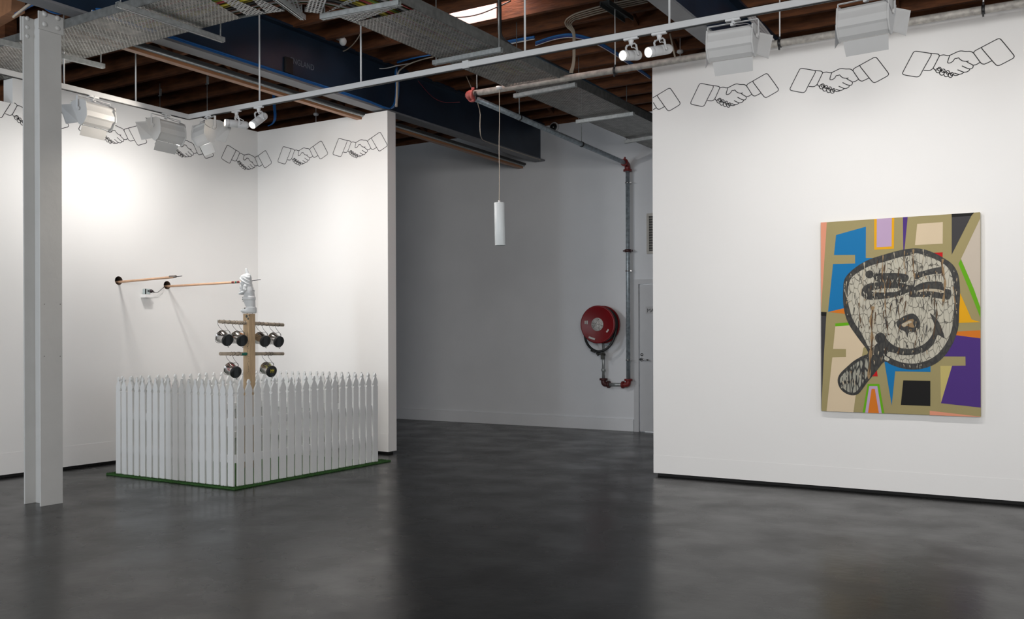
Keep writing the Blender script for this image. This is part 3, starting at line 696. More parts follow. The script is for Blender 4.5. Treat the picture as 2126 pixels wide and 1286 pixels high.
# ------------------------------------------------------------------ flood lights
def make_flood():
    """local: length along x, lamp opening faces +y and down, pivot on the track at origin, z up"""
    root = bpy.data.objects.new('flood_light', None); COL.objects.link(root); root.empty_display_size = .05
    L = .30; C = Vector((0, 0.0, -.185)); T = R(0)
    prof = [(.085, .075), (.06, .092), (-.035, .092), (-.075, .078), (-.088, .062), (-.080, .048), (-.098, .0), (-.098, -.045), (-.085, -.058), (-.060, -.098), (-.035, -.118), (-.015, -.112), (-.010, -.10), (.045, .02)]
    b = MB()
    outer = [Vector((-L / 2, y + C.y, z + C.z)) for y, z in prof]
    n = len(outer); vs = outer + [v + Vector((L, 0, 0)) for v in outer]
    fs = [(i, (i + 1) % n, n + (i + 1) % n, n + i) for i in range(n - 2)]
    b.add(vs, fs, 0, False)
    b.build('housing', flood_paint, root, fixn=True).modifiers.new('t', 'SOLIDIFY').thickness = .003
    ep = [(.098, .085), (.06, .100), (-.04, .100), (-.09, .082), (-.104, .0), (-.104, -.05), (-.065, -.108), (-.03, -.128), (.0, -.112)]
    for s_ in (-1, 1):
        e = MB(); e.prism([Vector((s_ * L / 2, y + C.y, z + C.z)) for y, z in ep], (s_ * .010, 0, 0))
        e.lathe([(.0, 0), (.016, 0), (.016, .012), (0, .012)], (s_ * (L / 2 + .012), C.y - .01, C.z + .02), (s_, 0, 0), 14)
        e.build('end_plate', flood_paint, root, bevel=.002)
    r_ = MB(); r_.add([(-L / 2 + .004, .03 + C.y, .075 + C.z), (L / 2 - .004, .03 + C.y, .075 + C.z), (L / 2 - .004, -.06 + C.y, -.03 + C.z), (-L / 2 + .004, -.06 + C.y, -.03 + C.z)], [(0, 1, 2, 3)])
    r_.build('reflector', white_metal, root)
    # barn doors
    d = MB(); d.prism([(-L / 2 + .012, C.y - .02, C.z - .118), (L / 2 - .012, C.y - .02, C.z - .118), (L / 2 - .02, C.y + .02, C.z - .205), (-L / 2 + .02, C.y + .02, C.z - .205)], (0, .002, .0008)); d.build('barn_door', flood_paint, root)
    d = MB(); d.prism([(-L / 2 + .02, C.y + .095, C.z + .088), (L / 2 - .02, C.y + .095, C.z + .088), (L / 2 - .03, C.y + .15, C.z + .12), (-L / 2 + .03, C.y + .15, C.z + .12)], (0, .0008, .002)); d.build('barn_door', flood_paint, root)
    for s_ in (-1, 1):
        x = s_ * (L / 2 + .008)
        d = MB(); d.prism([(x, C.y + .085, C.z + .07), (x + s_ * .075, C.y + .15, C.z + .055), (x + s_ * .06, C.y + .085, C.z - .12), (x, C.y + .0, C.z - .10)], (s_ * .0015, -.0015, 0)); d.build('barn_door', flood_paint, root)
    # yoke and adaptor
    y = MB(); yw = L / 2 + .024
    for s_ in (-1, 1): y.bar((s_ * yw, C.y, C.z + .02), (s_ * yw, C.y, -.055), .022, .004, up=(1, 0, 0))
    y.bar((-yw, C.y, -.052), (yw, C.y, -.052), .022, .004)
    y.build('yoke', white_metal, root, bevel=.001)
    MB().box((0, 0, -.030), (.10, .03, .014)).lathe([(0, -.055), (.012, -.055), (.012, -.035), (.018, -.033), (.018, -.02), (0, -.02)], (0, 0, 0)).box((0, 0, -.062), (.03, .022, .018)).build('track_adaptor', white_metal, root)
    MB().tube(smooth_path([(0, 0, -.05), (.02, -.04, -.075), (.06, -.05, -.085), (.10, -.07, -.09), (.14, -.10, -.11), (.165, -.09, -.15), (.16, -.04, -.17)], 2), .0032, 6).build('supply_cord', grey_c, root)
    return root
FL_COL = (1.0, .965, .93)
def flood_lamp(root, power, tilt=-42, yaw=0):
    d = bpy.data.lights.new('flood_lamp', 'AREA'); d.shape = 'RECTANGLE'; d.size = .26; d.size_y = .09; d.energy = power; d.color = FL_COL; d.spread = R(150)
    o = bpy.data.objects.new('flood_lamp', d); COL.objects.link(o); o.parent = root
    o.location = (0, .045, -.20); v = Vector((math.cos(R(tilt)) * math.sin(R(yaw)), math.cos(R(tilt)) * math.cos(R(yaw)), math.sin(R(tilt))))
    o.rotation_euler = v.to_track_quat('-Z', 'Z').to_euler()
proto = make_flood()
qL1, qL2, qL3 = pz(193, 194, ZK), pz(333, 229, ZK), pz(440, 235, ZK)
floods = [((-1), (KX, pz(190, 203, ZK - .03).y, ZK), 96, 'silver flood light with open barn doors nearest the white column', 4.5),
          ((-1), (KX, pz(336, 240, ZK - .03).y, ZK), 94, 'silver flood light hanging left of the track corner, second from the column', 12),
          ((1), (pz(441, 245, ZK - .03).x, KYR, ZK), -18, 'silver flood light just right of the track corner, above the back wall', 26),
          ((1), (pz(1522, 42, ZK - .03).x, KYR, ZK), 2, 'large silver flood light right of the two paired spotlights, aimed at right wall', 9.5),
          ((1), (pz(1800, -6, ZK - .03).x, KYR, ZK), -4, 'large silver flood light at upper right, furthest right on the track', 9)]
fobs = []
for i, (s_, loc, ang_, lab, pw) in enumerate(floods):
    o = proto if i == 0 else copy_tree(proto); o.location = loc; o.rotation_euler = (0, 0, R(ang_ if i < 2 else ang_)); fobs.append(o)
    tag(o, lab, 'flood light', 'flood lights on the track')
for (o, (s_, loc, a_, lab, pw)), yw_ in zip(zip(fobs, floods), (0, 30, 8, 0, 0)): flood_lamp(o, pw, yaw=yw_)
# one more flood of the same kind on the track just outside the frame keeps the right wall evenly lit
oo = copy_tree(proto); [bpy.data.objects.remove(c) for c in list(oo.children) if c.type == 'LIGHT']
oo.location = (.75, KYR, ZK); oo.rotation_euler = (0, 0, R(-4)); tag(oo, 'silver flood light further along the right track, beyond the frame', 'flood light', 'flood lights on the track'); flood_lamp(oo, 9)

# ------------------------------------------------------------------ spotlights
def make_spot(loc, tail, head, lab, power, r=.036, L=.20, yoke_a=0):
    root = thing('spotlight', loc, lab, 'spotlight', 'white spotlights on the track')
    loc = Vector(loc); C = loc + Vector((0, 0, -.15))
    d = (Vector(head) - Vector(tail)).normalized()
    prof = [(0, -L * .5), (r * .75, -L * .5), (r * .95, -L * .44), (r, -L * .38), (r, -L * .05), (r * .96, -L * .04), (r * .96, -L * .03), (r, -L * .02), (r, L * .3), (r * .97, L * .31), (r * .97, L * .32), (r * 1.02, L * .33), (r * 1.02, L * .5), (r * .9, L * .5), (r * .88, L * .47)]
    brl = MB().lathe(prof, C, d, 28).build('barrel', white_metal, root)
    MB().lathe([(0, L * .47), (r * .88, L * .47)], C, d, 24).build('lens', lens_hot, brl)
    ya = Vector((math.cos(yoke_a), math.sin(yoke_a), 0)); perp = d.cross(Uv).normalized()
    y = MB(); top = loc + Vector((0, 0, -.072)); w = r + .012
    for s_ in (-1, 1):
        a = C + perp * s_ * w + d * (-.02); b = Vector((a.x, a.y, top.z - .01)) - d * 0; c = top + perp * s_ * w * .7
        y.bar(a, Vector((loc.x + perp.x * s_ * w, loc.y + perp.y * s_ * w, top.z - .012)), .016, .004, up=perp)
        y.bar(Vector((loc.x + perp.x * s_ * w, loc.y + perp.y * s_ * w, top.z - .012)), c + Vector((0, 0, .004)), .016, .004)
        y.lathe([(0, 0), (.011, 0), (.011, .008), (0, .008)], a, perp * s_, 12)
    y.bar(top + perp * w * .72, top - perp * w * .72, .016, .004)
    y.build('yoke', white_metal, root)
    MB().box(loc + Vector((0, 0, -.03)), (.11, .024, .014)).lathe([(0, 0), (.014, 0), (.016, .02), (.02, .03), (.016, .04), (0, .04)], loc + Vector((0, 0, -.075))).build('track_adaptor', white_metal, root)
    MB().tube(smooth_path([loc + Vector((0, 0, -.07)), loc + Vector((.01, -.01, -.10)), C - d * .03 + Vector((0, 0, .06)), C - d * .07 + Vector((0, 0, .04))], 2), .004, 6).build('supply_cord', white_c, root)
    ld = bpy.data.lights.new('spot_beam', 'SPOT'); ld.energy = power; ld.color = (1, .90, .78); ld.spot_size = R(62); ld.spot_blend = .9; ld.shadow_soft_size = .025
    lo = bpy.data.objects.new('spot_beam', ld); COL.objects.link(lo); lo.parent = root
    lo.location = (C - loc) + d * (L * .5 + .03); lo.rotation_euler = d.to_track_quat('-Z', 'Y').to_euler()
    return root
def dirpx(t, h, rel=0, P=None):
    a = at_dist(*t, P); b = at_dist(*h, P) - Fv * rel
    return a, b
for q, t, h, rel, lab, pw, L_ in (((489, 231), (508, 268), (462, 268), .13, 'white spotlight pointing left, next to the flood light at the track corner', 60, .22),
                              ((537, 223), (544, 248), (528, 274), .14, 'white spotlight tilted steeply down, fourth fixture along the back wall', 120, .22),
                              ((1306, 78), (1318, 115), (1281, 126), .12, 'lit white spotlight, left one of the pair at upper centre right', 200, .19),
                              ((1366, 68), (1388, 97), (1330, 120), .16, 'lit white spotlight, right one of the pair beside the large flood light', 200, .24)):
    p = pz(*q, ZK - .03); loc = (p.x, KYR, ZK); a, b = dirpx(t, h, rel, Vector(loc))
    make_spot(loc, a, b, lab, pw, L=L_)

# ------------------------------------------------------------------ wall drawings: handshakes
def F(x, y):
    q = py(1630 + x / 9.243, 100 + y / 9.243, YB); return (q.x, q.z)
HS = [[(575, 430), (340, 390), (310, 390), (285, 405), (265, 440), (100, 770), (98, 795), (120, 815), (320, 853), (355, 853), (380, 843), (400, 820), (440, 735), (575, 485), (587, 455), (575, 430)],
      [(575, 430), (680, 440), (708, 448), (720, 465), (722, 480)], [(722, 480), (620, 695), (590, 725), (550, 742), (455, 735)],
      [(722, 480), (750, 465), (800, 458), (860, 475), (900, 470), (1040, 400), (1090, 390), (1170, 402), (1240, 400), (1275, 410), (1305, 435)],
      [(620, 695), (640, 725), (675, 740)],
      [(900, 470), (885, 510), (862, 585), (865, 605), (890, 610), (930, 595), (960, 570), (985, 525), (1020, 525), (1048, 512), (1070, 540), (1110, 570), (1160, 580), (1200, 578), (1222, 572)],
      [(1180, 582), (1230, 615), (1290, 645), (1297, 670), (1290, 695), (1270, 712), (1240, 718), (1180, 700), (1105, 660)],
      [(1290, 652), (1350, 640), (1415, 598)], [(1240, 718), (1225, 750), (1190, 770), (1140, 778), (1085, 755), (1030, 730)],
      [(1140, 778), (1110, 800), (1075, 812), (1040, 812), (975, 790)], [(1060, 815), (1030, 830), (990, 835), (960, 820)],
      [(1305, 435), (1415, 598)], [(1305, 435), (1312, 405), (1335, 385), (1440, 328)], [(1415, 598), (1440, 625), (1480, 635), (1520, 620), (1610, 575)],
      [(1440, 328), (1690, 190), (1720, 177), (1745, 178), (1770, 195), (1980, 470), (1990, 495), (1982, 520), (1965, 537), (1750, 655), (1710, 663), (1675, 645), (1455, 370), (1440, 345), (1440, 328)]]
for (cx_, cy_, rx_, ry_) in ((703, 742, 42, 42), (765, 785, 40, 42), (838, 812, 38, 42), (910, 830, 36, 38), (724, 717, 31, 33), (790, 748, 31, 33), (865, 777, 29, 33), (935, 806, 26, 30)):
    HS.append([(cx_ + rx_ * math.cos(t), cy_ + ry_ * math.sin(t)) for t in [i * math.pi / 9 for i in range(19)]])
tipx = F(1992, 495)[0]
TEMPL = [[(F(*p)[0] - tipx, F(*p)[1]) for p in st_] for st_ in HS]
LC = 8.205 - 0  # corner: path coordinate s = X on the back wall, continues down the left wall
def on_wall(s, z, off):
    if s >= XL: return Vector((s, YB - off, z))
    return Vector((XL + off, YB - (XL - s), z))
def handshake(tip, lab, lo=-99, dz=0):
    mb = MB(); w = .0035
    for st_ in TEMPL:
        P = [Vector((a + tip, z + dz)) for a, z in st_]
        if len(P) > 2 and len(P) < 19:
            Q = [P[0]]
            for a, b in zip(P, P[1:]): Q += [a * .8 + b * .2, a * .2 + b * .8]
            Q.append(P[-1]); P = Q
        # subdivide so the corner bend stays clean
        Q = []
        for a, b in zip(P, P[1:]):
            n_ = max(1, int((b - a).length / .03)); Q += [a + (b - a) * (i / n_) for i in range(n_)]
        Q.append(P[-1])
        L_, R_ = [], []
        for i, p in enumerate(Q):
            t = Q[min(i + 1, len(Q) - 1)] - Q[max(i - 1, 0)]
            if t.length < 1e-6: t = Vector((1, 0))
            t.normalize(); n_ = Vector((-t.y, t.x)) * w; L_.append(p + n_); R_.append(p - n_)
        for i in range(len(Q) - 1):
            qs = [L_[i], L_[i + 1], R_[i + 1], R_[i]]
            if any(q.x < lo for q in qs): continue
            if any(q.x < XL and YB - (XL - q.x) < NOTCH_Y and q.y > NOTCH_Z for q in qs): continue
            mb.add([on_wall(q.x, q.y, .0012) for q in qs], [(0, 1, 2, 3)])
    o = mb.build('handshake_drawing', ink, fixn=False)
    tag(o, lab, 'wall drawing', 'line drawings of shaking hands')
handshake(-.427, 'black line drawing of shaking hands, furthest right on the right wall')
handshake(-1.343, 'black line drawing of shaking hands under the furthest right flood light')
handshake(-2.252, 'black line drawing of shaking hands under the large flood light above right wall')
handshake(-3.163, 'black outline of a sleeve cut off by the left edge of right wall', lo=XR + .002)
handshake(-6.632 - .003, 'black line drawing of shaking hands nearest the free end of the back wall', dz=-.006)
handshake(-7.525, 'black line drawing of shaking hands in the middle of the back wall', dz=-.004)
handshake(-8.441, 'black line drawing of shaking hands bent around the room corner', dz=-.02)
handshake(XL - (YB - 7.514), 'black line drawing of shaking hands on left wall, next to the room corner', dz=-.02)
handshake(XL - (YB - 6.60), 'black line drawing of shaking hands on left wall, between two flood lights', dz=-.025)
handshake(XL - (YB - 5.68), 'black line drawing of shaking hands on left wall, mostly behind the column', dz=-.025)

# ------------------------------------------------------------------ painting
OR = {'M': (1660, 420, 2.679), 'A': (1700, 435, 6.767), 'B': (1860, 435, 6.767), 'C': (1700, 600, 6.767), 'D': (1860, 600, 6.767), 'E': (1700, 740, 6.253)}
PYF = YB - .042
pX0, pX1 = py(1704, 462, PYF).x, py(2034.8, 439, PYF).x
pZ0, pZ1 = py(1705, 853.9, PYF).z, py(1704, 462.3, PYF).z
paint = thing('painting', ((pX0 + pX1) / 2, YB, pZ0), 'large portrait painting of a cracked grinning mask over coloured geometric shapes', 'painting')
olive = mat('paint_olive', tuple(c * .74 for c in srgb(176, 162, 112)), .6, var=.02, spec=.25)
MB().bb((pX0, PYF, pZ0), (pX1, YB - .004, pZ1)).build('canvas', olive, paint, bevel=.003)
pm = {}
def pc(n, r, g, b, ro=.5):
    pm[n] = mat('paint_' + n, tuple(c * .72 for c in srgb(r, g, b)), .6, var=.015, spec=.25); return n
pc('salmon', 250, 168, 135); pc('black', 14, 12, 10); pc('charcoal', 68, 66, 68, .35); pc('blue', 0, 128, 192, .4); pc('orange', 236, 132, 30); pc('yellow', 255, 186, 0)
pc('lavender', 210, 180, 215); pc('purple', 84, 50, 138); pc('cream', 240, 218, 184); pc('stone', 222, 208, 190); pc('green', 112, 190, 0); pc('red', 215, 0, 12); pc('straw', 216, 198, 122)
pc('tan', 168, 138, 100); pc('brown', 98, 74, 52); pc('ecru', 205, 192, 168)
pm['pale_crack'] = crack_mat('paint_pale_cracks', srgb(196, 190, 172), srgb(70, 64, 52), .004, 32, edge=.06)
pm['dark_crack'] = crack_mat('paint_dark_cracks', srgb(50, 47, 40), srgb(20, 18, 15), .05, 30)
pm['grey_crack'] = crack_mat('paint_grey_cracks', srgb(165, 163, 148), srgb(28, 26, 22), .06, 30, (1.3, 1, .30))
keys = list(pm.keys())
from mathutils.geometry import tessellate_polygon
surf = MB(); lay = [0]
def clampx(v, lo, hi): return min(max(v, lo), hi)
def patch(col, pts, world=False):
    lay[0] += 1; yo = PYF - .0005 - lay[0] * .00006
    P = []
    for p in pts:
        if world: x, z = p
        else:
            ox, oy, s_ = OR[p[0]]; q = py(ox + p[1] / s_, oy + p[2] / s_, PYF); x, z = q.x, q.z
        P.append(Vector((clampx(x, pX0, pX1), yo, clampx(z, pZ0, pZ1))))
    tri = tessellate_polygon([P]); surf.add(P, [tuple(t) for t in tri], keys.index(col))
def pts(k, *xy): return [(k, x, y) for x, y in xy]
patch('salmon', [('A', 0, 150), ('A', 113, 150), ('C', 28, 325), ('C', 0, 325)])
patch('black', pts('C', (0, 325), (110, 328), (105, 385), (0, 383)))
patch('charcoal', [('C', 0, 385), ('C', 105, 385), ('E', 65, 0), ('E', 30, 700), ('E', 0, 700)])
patch('blue', [('A', 243, 360), ('A', 662, 243), ('A', 660, 683), ('A', 850, 683), ('C', 500, 280), ('C', 345, 278), ('C', 130, 325), ('A', 200, 768), ('A', 510, 760), ('A', 510, 640), ('A', 213, 642)])
patch('orange', pts('C', (135, 325), (345, 275), (450, 330), (450, 356), (360, 352)))
patch('yellow', pts('A', (778, 90), (1060, 90), (1055, 552), (778, 568)))
patch('lavender', pts('A', (815, 90), (1025, 90), (1022, 520), (812, 532)))
patch('purple', pts('B', (99, 70), (166, 70), (118, 590), (104, 590)))
patch('cream', pts('B', (300, 205), (660, 178), (658, 482), (268, 502)))
patch('black', pts('B', (783, 20), (1100, 20), (1060, 92), (785, 110)))
patch('charcoal', pts('B', (785, 110), (1060, 92), (785, 635)))
patch('stone', [('B', 1215, 130), ('D', 1215, 260), ('D', 1095, 0), ('B', 915, 695)])
patch('green', [('B', 912, 700), ('B', 880, 765), ('D', 1025, 0), ('D', 1215, 405), ('D', 1215, 262), ('D', 1095, 0)])
patch('red', pts('B', (500, 610), (657, 603), (655, 700), (600, 760)))
patch('yellow', pts('D', (903, 60), (1065, 430), (1215, 468), (840, 482), (840, 60)))
patch('orange', pts('D', (830, 602), (1215, 582), (1215, 695), (790, 650)))
patch('purple', [('D', 790, 645), ('D', 1215, 697), ('E', 2126, 668), ('E', 1585, 610), ('E', 1730, 125), ('D', 980, 1080), ('D', 978, 952), ('D', 640, 950), ('D', 640, 700)])
patch('straw', pts('E', (1578, 125), (1730, 125), (1585, 610)))
patch('green', pts('C', (232, 487), (440, 470), (470, 512), (232, 528)))
patch('cream', [('C', 232, 528), ('C', 460, 512), ('C', 660, 800), ('C', 625, 835), ('C', 605, 960), ('E', 560, 60), ('E', 480, 505), ('E', 450, 735), ('E', 101, 735), ('C', 190, 965), ('C', 382, 960), ('C', 382, 848), ('C', 200, 845)])
patch('blue', pts('E', (850, 60), (1000, -40), (1450, 40), (1450, 205), (992, 195), (947, 640)))
patch('black', pts('E', (1097, 313), (1448, 320), (1448, 648), (1065, 632)))
patch('green', pts('E', (635, 360), (785, 360), (850, 770), (570, 770)))
patch('lavender', pts('E', (655, 388), (760, 388), (818, 770), (602, 770)))
patch('orange', pts('E', (685, 425), (728, 425), (781, 770), (639, 770)))
patch('red', pts('E', (750, 150), (765, 262), (685, 262)))
patch('salmon', pts('E', (1440, 708), (2110, 786), (2110, 800), (1440, 800)))
surf.build('painted_shapes', [pm[k] for k in keys], paint, fixn=False)
# the mask figure
surf = MB()
def sm(k, *xy):
    P = [Vector((x, y)) for x, y in xy]; n = len(P); out = []
    for i in range(n):
        p0, p1, p2, p3 = P[i - 1], P[i], P[(i + 1) % n], P[(i + 2) % n]
        for t in (0, .33, .66):
            out.append(.5 * ((2 * p1) + (p2 - p0) * t + (2 * p0 - 5 * p1 + 4 * p2 - p3) * t * t + (3 * p1 - p0 - 3 * p2 + p3) * t ** 3))
    return [(k, q.x, q.y) for q in out]
mask_outline = (sm('M', (640, 257), (690, 262), (750, 283), (800, 310), (850, 345), (880, 395), (890, 450), (893, 520), (888, 600), (884, 690), (860, 770), (820, 840), (770, 890), (710, 920), (640, 932), (570, 925), (510, 905), (472, 888), (430, 938), (400, 975), (375, 1005), (350, 1040), (325, 1068), (290, 1075), (250, 1060), (222, 1030), (212, 990), (225, 955), (260, 920), (300, 885), (345, 858), (382, 836), (330, 762), (280, 690), (255, 630), (243, 560), (243, 480), (250, 430), (280, 390), (330, 350), (390, 318), (460, 295), (540, 272), (590, 262)))
patch('dark_crack', mask_outline)
patch('pale_crack', sm('M', (480, 330), (560, 305), (600, 300), (650, 284), (700, 298), (760, 320), (810, 350), (838, 385), (852, 430), (862, 520), (858, 610), (850, 690), (828, 760), (785, 828), (730, 872), (650, 897), (570, 892), (505, 866), (480, 845), (468, 800), (440, 790), (415, 800), (390, 815), (345, 730), (300, 660), (280, 600), (268, 540), (272, 470), (290, 420), (340, 382), (400, 352)))
patch('grey_crack', sm('M', (240, 960), (290, 915), (340, 880), (385, 862), (395, 900), (380, 960), (345, 1015), (310, 1058), (270, 1055), (235, 1025), (225, 990)))
patch('pale_crack', sm('M', (475, 855), (500, 872), (490, 885), (470, 872)))
D = 'dark_crack'
patch(D, sm('M', (415, 402), (500, 394), (560, 396), (600, 405), (608, 425), (590, 445), (540, 442), (480, 448), (425, 440)))
patch(D, sm('M', (388, 380), (408, 390), (410, 412), (392, 425), (370, 415), (368, 392)))
patch(D, sm('M', (342, 500), (370, 460), (430, 446), (520, 440), (590, 456), (630, 470), (625, 490), (590, 508), (545, 525), (450, 540), (370, 540)))
patch('pale_crack', sm('M', (400, 494), (450, 482), (510, 478), (562, 482), (540, 498), (480, 502), (430, 502)))
patch(D, sm('M', (600, 478), (625, 460), (640, 480), (610, 500)))
patch(D, sm('M', (638, 400), (700, 380), (760, 364), (795, 364), (795, 395), (740, 402), (690, 412), (648, 430)))
patch(D, sm('M', (608, 515), (625, 485), (665, 455), (720, 443), (790, 445), (805, 480), (842, 490), (840, 530), (820, 543), (750, 532), (670, 527), (625, 530)))
patch('ecru', sm('M', (662, 492), (700, 483), (750, 483), (800, 492), (798, 506), (750, 498), (700, 496), (668, 500)))
patch(D, sm('M', (420, 748), (440, 728), (468, 732), (490, 768), (530, 800), (580, 815), (640, 812), (695, 788), (735, 742), (750, 690), (738, 650), (725, 618), (745, 632), (775, 668), (808, 755), (775, 740), (765, 745), (745, 790), (700, 830), (640, 848), (570, 852), (500, 832), (480, 850), (462, 800), (430, 780)))
patch(D, sm('M', (400, 830), (440, 780), (478, 800), (470, 870), (420, 930), (385, 960), (388, 880)))
patch(D, sm('M', (550, 655), (585, 632), (632, 620), (665, 650), (670, 692), (645, 722), (610, 722), (600, 755), (588, 722), (556, 706), (540, 680)))
patch('tan', sm('M', (568, 682), (592, 664), (618, 652), (636, 656), (630, 674), (640, 696), (615, 696), (600, 688), (580, 696)))
patch('ecru', sm('M', (566, 681), (592, 668), (612, 660), (626, 668), (600, 680), (585, 694)))
def streak(col, w, *xy):
    P = smooth_path([Vector((x, y, 0)) for x, y in xy], 2); l, r = [], []
    for i, p in enumerate(P):
        t = (P[min(i + 1, len(P) - 1)] - P[max(i - 1, 0)]).normalized(); k_ = w * (.6 + .4 * math.sin(i * 1.3)) * .5
        l.append(('M', p.x - t.y * k_, p.y + t.x * k_)); r.append(('M', p.x + t.y * k_, p.y - t.x * k_))
    patch(col, l + r[::-1])
streak('ecru', 9, (360, 335), (362, 400), (345, 470), (335, 540), (332, 600))
streak('tan', 8, (465, 296), (462, 370), (458, 430), (475, 450), (474, 520), (478, 600))
streak('brown', 8, (478, 600), (488, 690), (495, 740))
streak('ecru', 6, (420, 430), (412, 500), (425, 560), (405, 620))
streak('tan', 11, (634, 262), (630, 330), (638, 400), (642, 430)); streak('ecru', 7, (688, 262), (690, 310), (684, 345)); streak('tan', 6, (585, 270), (580, 340), (590, 400))
streak('tan', 14, (797, 316), (795, 370), (812, 430), (806, 500), (796, 580)); streak('brown', 8, (790, 330), (792, 400), (808, 430))
streak('tan', 20, (410, 580), (395, 650), (405, 730), (400, 800), (392, 880), (385, 985)); streak('brown', 9, (408, 600), (400, 660), (406, 760), (398, 850), (388, 960)); streak('ecru', 6, (420, 600), (408, 660), (418, 740), (412, 850))
streak('brown', 8, (760, 560), (768, 620), (752, 680), (745, 760)); streak('ecru', 6, (525, 280), (535, 340)); streak('brown', 6, (560, 540), (548, 600), (560, 660))
streak('tan', 7, (855, 470), (862, 540), (872, 600)); streak('brown', 8, (330, 560), (335, 640), (345, 700)); streak('ecru', 6, (262, 440), (255, 520), (285, 555))
random.seed(21)
MASKO = [(x_, y_) for _, x_, y_ in mask_outline]
def inside(x, y):
    c = False
    for (xa, ya), (xb, yb) in zip(MASKO, MASKO[1:] + MASKO[:1]):
        if (ya > y) != (yb > y) and x < (xb - xa) * (y - ya) / (yb - ya) + xa: c = not c
    return c
def fleck(col, x, y, w_, l_):
    if not (inside(x - 6, y) and inside(x + 6, y) and inside(x - 6, y + l_) and inside(x + 6, y + l_)): return
    dx = random.uniform(-.18, .18) * l_
    patch(col, [('M', x - w_ / 2, y), ('M', x + w_ * .1, y - l_ * .06), ('M', x + w_ / 2, y + l_ * .1), ('M', x + w_ * .4 + dx, y + l_ * .6), ('M', x + dx, y + l_), ('M', x - w_ * .5 + dx, y + l_ * .5)])
for i in range(150):
    a = random.uniform(0, 6.28); q = math.sqrt(random.random()) * .90
    x, y = 562 + 300 * q * math.cos(a), 560 + 300 * q * math.sin(a)
    if y > 700 and x < 420: continue
    fleck(random.choice(['dark_crack', 'brown', 'charcoal', 'dark_crack']), x, y, random.uniform(2.5, 6), random.uniform(22, 80))
for (cx_, cy_, rx_, ry_, n_) in ((480, 500, 130, 40, 34), (510, 420, 90, 20, 12), (720, 510, 110, 30, 22), (710, 395, 80, 18, 10), (600, 825, 130, 14, 14), (280, 400, 30, 90, 10), (265, 560, 14, 120, 10), (865, 520, 12, 150, 8), (640, 910, 160, 10, 10), (440, 860, 40, 50, 10), (610, 680, 45, 40, 8), (560, 285, 160, 12, 12), (300, 980, 70, 60, 26)):
    for i in range(n_):
        fleck(random.choice(['ecru', 'pale_crack', 'tan', 'pale_crack']), cx_ + random.uniform(-1, 1) * rx_, cy_ + random.uniform(-1, 1) * ry_, random.uniform(2, 6), random.uniform(8, 26))
surf.build('mask_figure', [pm[k] for k in keys], paint, fixn=False)

# ------------------------------------------------------------------ grass mat and picket fence
fl = pz(227.5, 984.4, .02); fc = pz(496.6, 1009.5, .02); fr_ = pz(786, 957.3, .02)
FX0, FX1, FY0, FY1 = fl.x, fc.x, (fl.y + fc.y) / 2, fr_.y
gm = MB(); m0, m1, n0, n1 = FX0 - .09, FX1 + .045, FY0 - .035, FY1 + .14
edge = []
random.seed(5)
def jit(): return random.uniform(-.006, .006)
N_ = 40
for i in range(N_): edge.append((m0 + (m1 - m0) * i / N_, n0 + jit()))
for i in range(N_): edge.append((m1 + jit(), n0 + (n1 - n0) * i / N_))
for i in range(N_): edge.append((m1 + (m0 - m1) * i / N_, n1 + jit()))
for i in range(N_): edge.append((m0 + jit(), n1 + (n0 - n1) * i / N_))
gm.prism([(x, y, 0.001) for x, y in edge], (0, 0, .014))
random.seed(9)
for i in range(9000):
    side = random.random()
    x = random.uniform(m0, m1); y = random.uniform(n0, n1)
    if side < .45: y = n0 + random.random() * .12
    elif side < .8: x = m1 - random.random() * .12
    a = random.random() * 6.28; h = random.uniform(.006, .014); dx, dy = .002 * math.cos(a), .002 * math.sin(a); lx_, ly_ = random.uniform(-.006, .006), random.uniform(-.006, .006)
    gm.add([(x - dx, y - dy, .014), (x + dx, y + dy, .014), (x + lx_, y + ly_, .014 + h)], [(0, 1, 2)])
tag(gm.build('grass_mat', grass_mat, fixn=False), 'green artificial grass mat lying under the white picket fence', 'mat')
fence = thing('picket_fence', ((FX0 + FX1) / 2, (FY0 + FY1) / 2, .015), 'square enclosure of white picket fence standing on a grass mat', 'fence')
w = .034; ZB_ = .016
hp_ = [(w, 0), (w, .790), (.82 * w, .795), (.82 * w, .806), (1.0 * w, .822), (.96 * w, .842), (.66 * w, .866), (.36 * w, .886), (.30 * w, .893), (.42 * w, .899), (.42 * w, .909), (.26 * w, .918), (.22 * w, .926), (.0, .932)]
full = hp_ + [(-a, b) for a, b in hp_[-2::-1]]
def pick_mesh(alongx, k=1.0):
    mb = MB(); t = .018; full = [(a * k, b) for a, b in globals()['full']]
    mb.prism([(a, -t / 2, b) if alongx else (-t / 2, a, b) for a, b in full], (0, t, 0) if alongx else (t, 0, 0))
    return mb
pA = pick_mesh(True).build('picket', picket_paint, origin=(0, 0, 0), bevel=.0012); pB = pick_mesh(False, 1.13).build('picket', picket_paint, origin=(0, 0, 0), bevel=.0012)
def place(proto_, x, y, first):
    o = proto_ if first else proto_.copy()
    if not first: COL.objects.link(o)
    o.parent = fence; o.location = (x - fence.location.x, y - fence.location.y, random.uniform(0, .004)); o.rotation_euler = (R(random.uniform(-.3, .3)), R(random.uniform(-.3, .3)), 0)
pitch = (FX1 - FX0) / 18; fst = True
for i in range(18):
    for Y in (FY0 + .009, FY1 - .009):
        place(pA, FX0 + (i + .5) * pitch, Y, fst); fst = False
pitch2 = (FY1 - FY0 - .03) / 19; fst = True
for i in range(19):
    for X in (FX1 - .009, FX0 + .009):
        place(pB, X, FY0 + .03 + (i + .5) * pitch2, fst); fst = False
